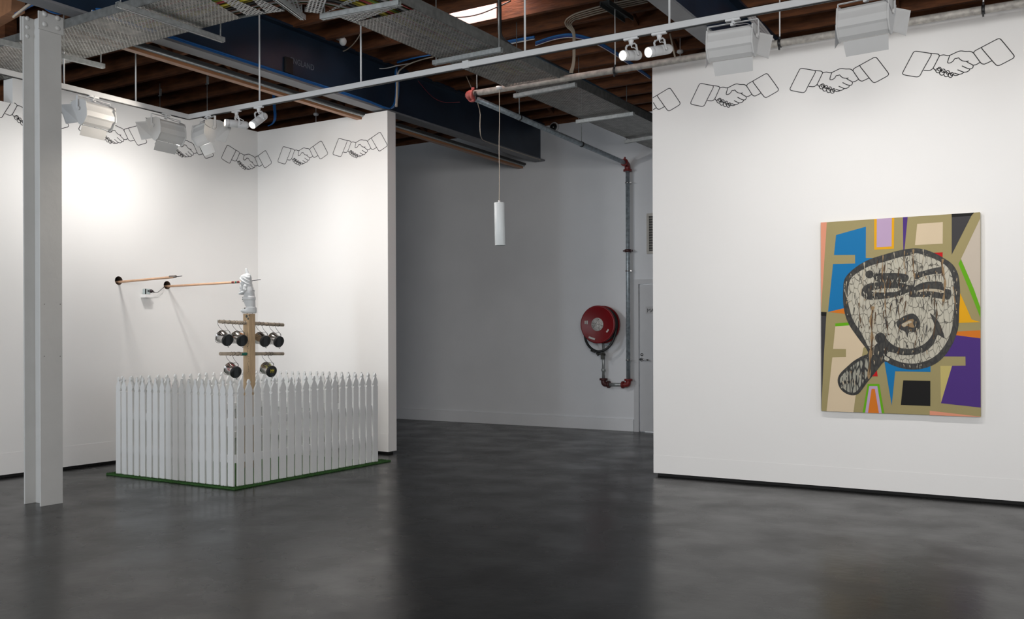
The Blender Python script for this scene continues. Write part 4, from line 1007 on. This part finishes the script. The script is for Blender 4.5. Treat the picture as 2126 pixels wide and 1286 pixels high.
for z in (.255, .575):
    for a, b in (((FX0 + .02, FY0 + .036, z), (FX1 - .02, FY0 + .036, z)), ((FX0 + .02, FY1 - .036, z), (FX1 - .02, FY1 - .036, z)), ((FX1 - .036, FY0 + .055, z), (FX1 - .036, FY1 - .055, z)), ((FX0 + .036, FY0 + .055, z), (FX0 + .036, FY1 - .055, z))):
        MB().bar(a, b, .034, .068).build('fence_rail', picket_paint, fence, bevel=.002)

# ------------------------------------------------------------------ post with cross bars
PX_, PY_ = -7.11, 6.60
post = thing('wooden_post', (PX_, PY_, .015), 'square pine post with two cross bars standing inside the fence', 'post')
ptop = at_dist(519, 652, Vector((PX_, PY_, 1.5))).z
MB().bb((PX_ - .042, PY_ - .042, .016), (PX_ + .042, PY_ + .042, ptop)).build('shaft', post_wood, post, bevel=.003)
bars = []
for (yl, yr, xl_, xr_) in ((668, 675, 455, 588), (735, 735, 457, 588)):
    a, b = px(xl_, yl, PX_), px(xr_, yr, PX_); zc = (a.z + b.z) / 2
    bars.append((a, b))
    MB().tube([(PX_, a.y, a.z), (PX_, b.y, b.z)], .0175, 14).build('cross_bar', bar_wood, post)
sp = MB()
random.seed(4)
for (sx_, sy_, r_, mi) in ((512, 657, .016, 0), (515, 662, .012, 0), (510, 668, .010, 0), (517, 655, .008, 0), (512, 700, .007, 0), (514, 720, .006, 0), (514, 875, .02, 1), (515, 865, .014, 2), (514, 885, .012, 1)):
    q = py(sx_, sy_, PY_ - .0425); sp.lathe([(0, 0), (r_, 0), (r_ * .8, .001), (0, .0015)], q, (0, -1, 0), 7, mi=mi)
for i in range(26):
    q = py(515 + random.uniform(-1.5, 1.5), 690 + i * 3.4, PY_ - .0425); sp.lathe([(0, 0), (.004, 0), (0, .001)], q, (0, -1, 0), 5)
sp.build('paint_splashes', [mat('splash_dark', (.05, .06, .06), .5), red_b, yel_b], post, fixn=False)
a, b = bars[1]
MB().tube([(PX_, PY_ - .052 - .06, a.z + (b.z - a.z) * .4), (PX_, PY_ - .043, a.z + (b.z - a.z) * .45)], .0182, 14, cap=False).build('green_band', green_b, post)
for (A_, B_), frs in ((bars[0], (.06, .14, .21, .25, .30, .33, .37, .60, .66, .73, .84, .92)), (bars[1], (.16, .20, .26, .28, .70, .76, .80))):
    for f_ in frs:
        c = Vector((PX_, A_.y, A_.z)).lerp(Vector((PX_, B_.y, B_.z)), f_)
        if abs(c.y - PY_) < .06: continue
        MB().tube([c + Vector((.0185 * math.cos(t), .010 * math.sin(t + .6), .0185 * math.sin(t))) for t in [i * math.pi / 6 for i in range(12)]], .0018, 5, closed=True).build('wire_wrap', wire_m, post)

# ------------------------------------------------------------------ hanging tins
DZT = px(470, 672, PX_).z - px(474, 711, PX_ + .10).z
def make_tin():
    """local frame: origin at lid centre; axis of the tin along local -x (rear) ; built directly with world axes relative"""
    root = bpy.data.objects.new('hanging_tin', None); COL.objects.link(root); root.empty_display_size = .05
    d = (Rt * .74 - Uv * .33 - Fv * .62).normalized()
    Lt = .128
    MB().lathe([(.0, -Lt), (.060, -Lt), (.063, -Lt), (.064, -Lt + .004), (.062, -Lt + .006), (.0525, -.022), (.0525, -.01)], (0, 0, 0), d, 36).build('tin_body', silver, root)
    ld_ = MB().lathe([(.050, -.026), (.0585, -.024), (.060, -.006), (.057, .0), (.045, -.001), (0, -.001)], (0, 0, 0), d, 36).build('lid', black_lid, root)
    sd = MB(); u = d.cross(Uv).normalized(); v = u.cross(d)
    sd.bar(v * .048 + d * .0005 + u * .012, v * -.048 + d * .0005 - u * .008, .045, .003, up=d)
    sd.build('lid_plate', mat('grey_bar', (.028, .031, .035), .45), ld_)
    # wire loop round the rear end, hooks to the bar, brace under
    w_ = MB(); rc_ = -d * (Lt * .75) + Uv * .005
    ring = [rc_ + (u * math.cos(t) * .070 + (v * .75 + d * .45).normalized() * math.sin(t) * .092) for t in [i * math.pi / 14 for i in range(28)]]
    w_.tube(ring, .0019, 6, closed=True)
    top = Uv * .155
    for s_ in (-1, 1):
        e_ = Vector((.0, s_ * .022, .052))
        w_.tube(smooth_path([(-.10, s_ * .042, DZT + .016), (-.10, s_ * .042, DZT - .03), (-.06, s_ * .038, DZT * .62), (-.015, s_ * .03, .085), e_], 2), .0019, 6)
    w_.tube([rc_ + Rt * .02 - Uv * .07, d * .012 - v * .066 - u * .015, d * .012 - v * .060 - u * .0], .0017, 6)
    w_.tube([e_, d * .012 - v * .03 + Rt * .03, d * .012 - v * .066], .0017, 6)
    w_.build('wire_hanger', wire_m, root)
    return root, d
tin, TD = make_tin()
zbar = [(lambda y, a=a, b=b: a.z + (b.z - a.z) * (y - a.y) / (b.y - a.y)) for a, b in bars]
tins = [((474, 711), 0, 'silver tin with black lid hanging at the far left end of the upper bar'),
        ((504, 709), 0, 'silver tin with black lid on the upper bar, just left of the post'),
        ((552, 710), 0, 'silver tin with black lid on the upper bar, first one right of post'),
        ((580, 710), 0, 'silver tin with black lid hanging at the right end of the upper bar'),
        ((491, 774.5), 1, 'silver tin with red splashes hanging from the lower bar left of the post'),
        ((565, 774), 1, 'silver tin with yellow splashes hanging from the lower bar right of the post')]
allt = []
for i, (q, bi, lab) in enumerate(tins):
    o = tin if i == 0 else copy_tree(tin)
    P0 = px(q[0], q[1], PX_ + .10)
    if bi == 0: P0.z = zbar[0](P0.y) - DZT
    else: P0.z = zbar[1](P0.y) - DZT
    o.location = P0; allt.append((o, P0)); tag(o, lab, 'tin', 'silver tins hanging from the cross bars')
random.seed(11)
def splashes(root_loc, o, m):
    u = TD.cross(Uv).normalized(); v = u.cross(TD); mb = MB()
    for i in range(9):
        a = random.uniform(.2, 2.6); t = -random.uniform(.035, .105); r_ = .0545 + (-t) * .085
        pts_ = []
        for j in range(5):
            aa = a + random.uniform(-.12, .12); tt = t + j * .008
            rr_ = .0515 + (-tt) * .1 + .0012
            pts_.append(TD * tt + (u * math.cos(aa) + v * math.sin(aa)) * rr_)
        mb.tube(pts_, .0026, 5)
    mb.v = [x_ + Vector(root_loc) for x_ in mb.v]
    mb.build('paint_splashes', m, o)
splashes(allt[4][1], allt[4][0], red_b); splashes(allt[5][1], allt[5][0], mat('pale_yellow', (.50, .50, .12), .5))
splashes(allt[1][1], allt[1][0], mat('orange_splash', (.45, .18, .05), .5))
mb = MB(); u = TD.cross(Uv).normalized(); v = u.cross(TD)
for i in range(5): mb.tube([TD * .003 + u * (-.02 + i * .009) + v * (-.01 + .02 * (i % 2)), TD * .003 + u * (-.012 + i * .009) + v * (.03 - .01 * (i % 2))], .003, 5)
mb.v = [x_ + Vector(allt[5][1]) for x_ in mb.v]; mb.build('yellow_streaks', yel_b, allt[5][0])

# ------------------------------------------------------------------ gnome statue on the post
gc = Vector((PX_, PY_, ptop + .007)); kpx = .000432
FW = -Rt; SD = Fv
g = MB()
def gp(x, y, lat=0): return gc + FW * (430 - x) * kpx + Uv * (1165 - y) * kpx + SD * lat
def gb(x, y, rx, ry, rl, lat=0, rot=0):
    Mx = Matrix((( FW.x, SD.x, 0), (FW.y, SD.y, 0), (0, 0, 1))) @ Matrix.Rotation(R(rot), 3, 'Y')
    g.ball(gp(x, y, lat), (rx * kpx, rl, ry * kpx), 12, M=Mx)
SEC = [(1168, 285, 590, .042), (1150, 262, 603, .050), (1110, 262, 606, .052), (1085, 300, 602, .052), (1050, 345, 600, .053), (1030, 352, 592, .053), (1024, 362, 574, .047), (985, 345, 572, .048), (930, 322, 572, .050), (880, 302, 570, .052), (862, 300, 566, .052), (856, 288, 578, .060), (800, 286, 578, .060), (786, 292, 570, .059), (776, 305, 560, .053), (728, 318, 556, .054), (716, 318, 550, .056), (700, 316, 548, .057), (640, 318, 548, .057), (580, 325, 532, .054), (540, 335, 512, .050), (522, 330, 500, .044), (516, 322, 500, .046), (470, 280, 497, .049), (420, 246, 492, .050), (360, 234, 488, .051), (315, 238, 482, .048), (285, 252, 474, .042), (266, 285, 462, .032), (256, 330, 445, .018)]
NS = 36
vs_g = []; fs_g = []
for (yy, xl, xr, lt) in SEC:
    c_ = gp((xl + xr) / 2, yy); hx = (xr - xl) / 2 * kpx
    for k_ in range(NS):
        q_ = 2 * math.pi * k_ / NS
        cq, sq = math.cos(q_), math.sin(q_)
        cq = math.copysign(abs(cq) ** .85, cq); sq = math.copysign(abs(sq) ** .85, sq)
        vs_g.append(c_ + FW * hx * cq + SD * lt * sq)
for a_ in range(len(SEC) - 1):
    for k_ in range(NS): fs_g.append((a_ * NS + k_, a_ * NS + (k_ + 1) % NS, (a_ + 1) * NS + (k_ + 1) % NS, (a_ + 1) * NS + k_))
fs_g.append(tuple(range(NS))[::-1]); fs_g.append(tuple(range((len(SEC) - 1) * NS, len(SEC) * NS)))
g.add(vs_g, fs_g, 0, True)
for s_ in (-1, 1):
    gb(320, 1112, 72, 46, .024, s_ * .026)
    gb(372, 560, 52, 60, .020, s_ * .050); gb(368, 618, 44, 62, .018, s_ * .056, 12); gb(300, 690, 92, 33, .018, s_ * .050, 22); gb(232, 712, 26, 26, .016, s_ * .026); gb(392, 632, 34, 16, .022, s_ * .055, 20)
    g.tube(smooth_path([gp(232, 345, s_ * .030), gp(270, 400, s_ * .046), gp(350, 450, s_ * .055), (gp(430, 492, s_ * .052)), gp(492, 512, s_ * .036)], 2), .0062, 8)
    g.tube(smooth_path([gp(330, 350, s_ * .050), gp(400, 400, s_ * .055), gp(488, 430, s_ * .040)], 2), .0045, 8)
    g.tube(smooth_path([gp(380, 318, s_ * .046), gp(420, 345, s_ * .050), gp(484, 340, s_ * .035)], 2), .0045, 8)
gb(270, 560, 58, 95, .034); gb(245, 640, 34, 42, .026); gb(228, 452, 18, 18, .011); gb(300, 470, 62, 50, .038); gb(553, 640, 14, 22, .012)
for i in range(8):
    t = i / 7; gb(408 - 42 * t, 300 - 145 * t, 54 - 26 * t, 34, .022 - .010 * t)
gb(288, 830, 22, 45, .016)
gob = g.build('garden_gnome', gnome_paint, origin=gc, fixn=False)
rm = gob.modifiers.new('r', 'REMESH'); rm.mode = 'VOXEL'; rm.voxel_size = .0036; rm.use_smooth_shade = True
smm = gob.modifiers.new('s', 'SMOOTH'); smm.iterations = 2
nm = bpy.data.meshes.new_from_object(gob.evaluated_get(bpy.context.evaluated_depsgraph_get())); gob.modifiers.clear(); gob.data = nm
tag(gob, 'white painted garden gnome statue standing on top of the pine post', 'statue')
mk = MB()
for (x_, y_, r_, mi) in ((266, 282, .004, 0), (272, 296, .004, 0), (305, 268, .003, 0), (292, 800, .006, 1), (290, 845, .006, 1), (302, 895, .004, 1), (352, 1052, .006, 1), (545, 640, .004, 1)):
    mk.ball(gp(x_, y_, {266: -.016, 272: -.018, 305: -.03, 292: -.014, 290: -.014, 302: -.02, 352: -.035, 545: -.03}[x_]), (r_, r_, r_), 6, mi=mi)
mk.build('paint_spots', [mat('dull_red', (.30, .12, .12), .6), mat('dark_grey_spot', (.12, .12, .12), .6)], gob)
MB().tube([gc + Rt * .035 + Uv * -.0075, gc + Rt * .035 + Uv * .03], .004, 6).tube([gc - Rt * .02 + Uv * -.0075, gc - Rt * .02 + Uv * .02], .006, 6).build('fixing_pin', galv, gob)

# ------------------------------------------------------------------ poles through the wall
h1, h2 = holes
e1_ = py(361, 575.5, h1.y); t1_ = py(378, 573.5, h1.y)
e2_ = py(503, 585.5, h2.y); t2_ = py(541, 581, h2.y)
for (h, e, t, s_px, lab) in ((h1, e1_, t1_, (246, 586), 'thin pine pole with a wire tip coming from the left round hole'), (h2, e2_, t2_, (347, 595), 'long thin pine pole reaching from the right round hole to the gnome')):
    s0p = px(s_px[0], s_px[1], XL); d = (Vector(e) - s0p).normalized()
    root = thing('wooden_pole', tuple(s0p), lab, 'pole', 'poles sticking out of the left wall')
    MB().tube([s0p - d * .22, e], .0125, 12).build('shaft', dowel, root)
    MB().tube([e - d * .02, t], .0035, 6).build('wire_tip', wire_m, root)
    if h is h1: MB().tube([e - d * .06 + Uv * .006, e + d * .03 + Uv * .004], .014, 8).build('taped_end', mat('grey_tape', (.22, .19, .17), .6), root)
    else:
        for f0, f1, m_ in ((.15, .11, dark_red), (.10, .075, green_b), (.07, .03, dark_red)):
            MB().tube([e - d * f0, e - d * f1], .0130, 10).build('paint_band', m_, root)

# ------------------------------------------------------------------ little shelf with timer
sh = px(302, 612, XL)
shelf = tag(MB().bb((XL + .001, sh.y - .062, sh.z - .036), (XL + .085, sh.y + .040, sh.z)).build('wall_shelf', wall_white, bevel=.003), 'small white box shelf on left wall between the two round holes', 'shelf')
tm = thing('plug_timer', (XL + .05, sh.y - .02, sh.z), 'grey plug in timer with black plug sitting on the small wall shelf', 'timer')
MB().bb((XL + .030, sh.y - .060, sh.z + .001), (XL + .070, sh.y + .012, sh.z + .060)).build('body', mat('timer_grey', (.42, .48, .48), .4), tm, bevel=.004)
MB().bb((XL + .071, sh.y - .060, sh.z + .002), (XL + .073, sh.y - .046, sh.z + .058)).bb((XL + .071, sh.y - .026, sh.z + .028), (XL + .073, sh.y - .012, sh.z + .045)).build('dial', black_mat, tm)
MB().lathe([(0, 0), (.018, 0), (.020, .012), (.012, .03), (0, .03)], (XL + .07, sh.y + .008, sh.z + .036), (1, .4, 0), 16).tube([(XL + .085, sh.y + .015, sh.z + .034), (XL + .085, sh.y + .045, sh.z + .026)], .007, 8).build('plug', mat('plug_plum', (.03, .015, .02), .4), tm)
pth = [(XL + .085, sh.y + .04, sh.z + .027)] + [tuple(px(x_, y_, XL + .04)) for x_, y_ in ((316, 606), (322, 608), (328, 607.5), (334, 602), (340, 597))] + [(h2.x - .05, h2.y, h2.z - .01)]
MB().tube(smooth_path(pth, 2), .003, 6).build('power_cord', rubber, tm)
# wires under the holes are only shadows in the photo, nothing else to build

# ------------------------------------------------------------------ ceiling odds and ends
def cable(name, pts_, r, m, lab, cat='cable', n=6, it=2):
    return tag(MB().tube(smooth_path(pts_, it), r, n).build(name, m), lab, cat)
def multi(name, plist, r, mats, lab, cat='cable'):
    mb = MB()
    for i, p in enumerate(plist): mb.tube(smooth_path(p, 2), r, 6, mi=i % len(mats))
    return tag(mb.build(name, mats), lab, cat)
# blue bundle along the beam flange then up in a loop
fe = lambda Y, dx, dz_: Vector((bx(Y) + dx, Y, ZBM + .022 + dz_))
lst = []
for i, (dx, dz_) in enumerate(((.060, .012), (.072, .010), (.066, .026), (.050, .010), (.078, .024))):
    P = [fe(Y, dx, dz_) for Y in (4.6, 5.2, 5.8, 6.4, 7.0, 7.6, 7.95)] + [px(806 + i, 228, bx(8.2) + .10), px(818 + i, 220, bx(8.2) + .11), px(822 + i * 1.5, 195, bx(8.2) + .12), px(822 + i * 1.5, 165, bx(8.2) + .12), px(820 + i, 150, bx(8.2) + .12), px(824, 140, bx(8.2) + .1)]
    lst.append(P)
multi('blue_cable_bundle', lst, .0085, [blue_c, blue_c, white_c, blue_c, blue_c], 'bright blue cable bundle clipped along the bottom edge of the left blue beam')
cab = []
for i in range(2): cab.append([px(822 + i * 2, 222, -6.5), px(824 + i * 2, 180, -6.48), px(824 + i * 2, 158, -6.48), px(828, 146, -6.45), pz(850, 132, 4.42), pz(880, 122, 4.43), pz(900, 118, 4.43)])
multi('cream_cable_pair', cab, .008, [cream_c], 'pair of cream cables rising from the free end of the back wall')
multi('blue_cable_ties', [[pz(x_, y_, 4.42) + Vector((0, 0, j * .02)) for x_, y_ in ((825, 130), (850, 122), (880, 116), (905, 112))] for j in range(3)], .011, [blue_c], 'short blue cable bundle tied under a joist left of the cable tray')
cable('hooked_white_cable', [pz(760, 130, 4.42), pz(766, 138, 4.38), pz(780, 142, 4.36), pz(800, 143, 4.37), pz(825, 136, 4.42), pz(850, 132, 4.43)], .006, white_c, 'sagging white cable in front of the joists, right of the long track rod')
cable('looped_white_cable', [pz(655, 90, 4.45), pz(657, 98, 4.42), pz(664, 103, 4.40), pz(671, 101, 4.40), pz(674, 92, 4.42), pz(672, 86, 4.45)], .006, white_c, 'small white cable loop on top edge of the left blue beam')
cable('swagged_cream_cable', [pz(680, 95, 4.43), pz(695, 106, 4.41), pz(712, 108, 4.40), pz(728, 98, 4.41), pz(740, 84, 4.43), pz(748, 70, 4.45)], .006, cream_c, 'cream cable swag below the round white lamp')
cable('thin_white_cable', [pz(694, 90, 4.45), pz(702, 102, 4.42), pz(712, 110, 4.41), pz(726, 116, 4.43)], .005, white_c, 'thin straight white cable crossing the cream swag near the round lamp')
q = pz(712, 86, 4.40)
rl = thing('round_lamp', tuple(q), 'round white bulkhead lamp fixed to a joist right of the beam lettering', 'lamp')
MB().ball(q, (.038, .038, .045), 14).build('globe', milk, rl)
MB().tube([q + Vector((-.05, .0, .03)), q + Vector((-.13, .0, .08))], .018, 10).build('bracket', galv, rl)
q = pz(667, 90, 4.44); tag(MB().box(q, (.09, .05, .05)).box(q + Vector((.06, .02, -.01)), (.05, .04, .03)).build('connector_box', white_c, bevel=.005), 'small white connector box on the top flange of the left blue beam', 'box')
# conduits upper centre
lst = []
for i in range(4):
    o_ = i * 4.5
    lst.append([pz(1345, -8 + o_ * .9, 4.42), pz(1260, 9 + o_, 4.42), pz(1200, 26 + o_, 4.42), pz(1183 + i * 3, 34 + o_ * .5, 4.41), pz(1172 + i * 4, 44 + i * 2, 4.39), pz(1176 + i * 4, 56, 4.36)] + [at_dist(1190 + i * 1.2, y_, pz(1190, 60, 4.34)) for y_ in (66, 90, 130)] + [at_dist(1188 + i * 2 - 6, 152, pz(1190, 60, 4.34))])
multi('grey_conduit_bundle', lst, .0075, [mat('conduit_cream', (.34, .29, .23), .5)], 'four cream conduits curving down from the joists above the pipe')
multi('blue_cable_swag', [[pz(1112, 88 + j * 2, 4.40), pz(1140, 78 + j * 2, 4.42), pz(1165, 72 + j * 2, 4.43), pz(1190, 70 + j * 2, 4.42), pz(1230, 80 + j * 2, 4.38), pz(1270, 102 + j * 2, 4.34), pz(1310, 130 + j * 2, 4.32), pz(1350, 160 + j, 4.3)] for j in range(4)], .0095, [blue_c, blue_c, mat('deep_blue_cable', (.02, .03, .30), .5), white_c], 'blue cable bundle swagging behind the spotlight pair')
multi('blue_cable_run', [[pz(1025, 92 + j * 3, 4.41), pz(1060, 84 + j * 3, 4.41), pz(1110, 76 + j * 2, 4.42)] for j in range(3)], .010, [blue_c, blue_c, white_c], 'blue and white cables tied under a joist right of the cable tray')
multi('black_cable_drop', [[pz(1034 + j * 2, -12, 4.42)] + [at_dist(1035 + j * 2.2, y_, pz(1036, 5, 4.42)) for y_ in (10, 45, 75)] + [at_dist(1050 + j * 2, 88, pz(1036, 5, 4.42)), at_dist(1075 + j, 104, pz(1036, 5, 4.42))] for j in range(3)], .009, [black_mat], 'black cables dropping onto the right side of the cable tray')
multi('thin_black_cable', [[pz(918, 33, 4.44), pz(950, 37, 4.40), pz(990, 32, 4.40), pz(1030, 16, 4.44), pz(1060, 2, 4.45)]], .006, [black_mat], 'thin black cable sagging below the bright skylight')
cable('white_hanging_cable', [pz(968, 158, 4.42)] + [at_dist(x_, y_, pz(990, 150, 4.2)) for x_, y_ in ((998, 225), (996, 262), (998, 285))] + [px(1004, 293, bx(9.6) + .09), px(1060, 312, bx(10.5) + .09), px(1122, 332, bx(11.6) + .09)], .005, cream_c, 'thin cream cable hanging against the beam right of the red elbow')
cable('red_thin_cable', [px(868, 168, -6.6), px(890, 195, -6.58), px(905, 207, -6.56), px(925, 214, -6.5), px(955, 212, -6.3)], .0035, mat('thin_red', (.18, .02, .03), .5), 'thin dark red wire draped on the left blue beam')
multi('grey_cable_bundle', [[pz(1548 + j * 3, 30, 4.2)] + [Vector(pz(1575 + j * 2.5, 62 - j, 4.05)), Vector(pz(1596 + j * 2, 84, 3.884)), Vector(pz(1612 + j, 98, 3.9))] for j in range(6)], .009, [grey_c, mat('light_grey_cable', (.42, .40, .40), .5)], 'thick bundle of grey cables dropping behind right wall beside the large flood light')
q = pz(1255, 2, 4.38); q2 = pz(1306, 36, 4.38)
cb = thing('steel_channel', tuple((q + q2) / 2), 'dark steel strut channel under the joists above the spotlight pair', 'channel')
MB().bar(q, q2, .10, .004).bar(q + Vector((.045, 0, -.02)), q2 + Vector((.045, 0, -.02)), .006, .045).bar(q - Vector((.045, 0, .02)), q2 - Vector((.045, 0, .02)), .006, .045).build('channel', mat('dark_grey_steel', (.07, .08, .08), .45, metal=.4), cb)
MB().tube([tuple((q + q2) / 2), tuple((q + q2) / 2 + Vector((0, 0, .12)))], .006, 6).build('fixing_rod', galv, cb)
pm_ = at_dist(1281, 30, (q + q2) / 2)
# smoke detectors
def detector(p, lab, down=True):
    root = thing('smoke_detector', tuple(p), lab, 'smoke detector', 'white smoke detectors')
    MB().lathe([(0, -.018), (.022, -.016), (.034, -.004), (.034, .012), (.024, .02), (0, .02)], p, (0, 0, 1), 24).build('head', white_c, root)
    MB().tube([Vector(p) + Vector((0, 0, -.015)), Vector(p) + Vector((0, 0, -.10))], .004, 6).tube([Vector(p) + Vector((0, 0, .02)), Vector(p) + Vector((0, 0, 4.46 - p[2]))], .003, 6).build('stem', white_c, root)
detector(py(656, 238, 9.0), 'small white smoke detector just above the back wall')
detector(py(1412, 108, 9.2), 'small white smoke detector above the left end of right wall')
tag(MB().tube([py(1391, 70, 8.6), py(1402, 121, 8.6)], .009, 8).build('pale_conduit', cream_c), 'short pale leaning conduit above the left end of right wall', 'conduit')
# dome camera on the far wall
q = py(1148, 263, YF - .06)
dc = thing('dome_camera', (q.x, YF, q.z), 'small black dome security camera high on far wall', 'camera')
MB().lathe([(0, 0), (.07, 0), (.07, .03), (.055, .035)], (q.x, YF - .002, q.z), (0, -1, 0), 28).build('base', white_c, dc)
MB().ball((q.x, YF - .04, q.z - .005), (.052, .052, .052), 14).build('dome', mat('dome_black', (.01, .01, .01), .12), dc)
# blue cable drop left of the back wall top
multi('blue_cable_drop', [[py(566 + j * 2, 188, 8.6), py(567 + j * 2, 215, 8.6), py(570 + j * 2, 245, 8.6), py(566 + j, 257, 8.6), py(556, 262, 8.55)] for j in range(3)], .007, [blue_c], 'pair of light blue cables dropping behind the back wall above the drawings')
multi('column_blue_cables', [[Vector((-7.3, 4.32, 3.93)), px(78, 3, -6.93), px(90, 14, -6.90), px(105, 24, -6.90), px(125, 29, -6.90), px(138, 22, -6.88), Vector((-6.75, 4.75, 3.97))], [Vector((-7.3, 4.35, 3.95)), px(76, -4, -6.93), px(92, 8, -6.90), px(110, 17, -6.90), px(128, 20, -6.89), px(140, 14, -6.88), Vector((-6.75, 4.75, 3.99))], [Vector((-7.3, 4.3, 3.9)), px(74, -2, -6.93), px(88, 10, -6.90), px(108, 21, -6.90), px(127, 25, -6.89), px(139, 18, -6.88), Vector((-6.75, 4.76, 3.99))]], .011, [blue_c, blue_c, cream_c], 'blue and cream cables wrapped round the head of the white column')
# orange timber behind the column at top left
tag(MB().bar(px(-30, 45, -8.6), px(38, 4, -7.4), .10, .16).build('timber_batten', mat('orange_timber', (.42, .20, .10), .6, var=.2, scale=8)), 'warm orange timber batten left of the column head', 'timber')
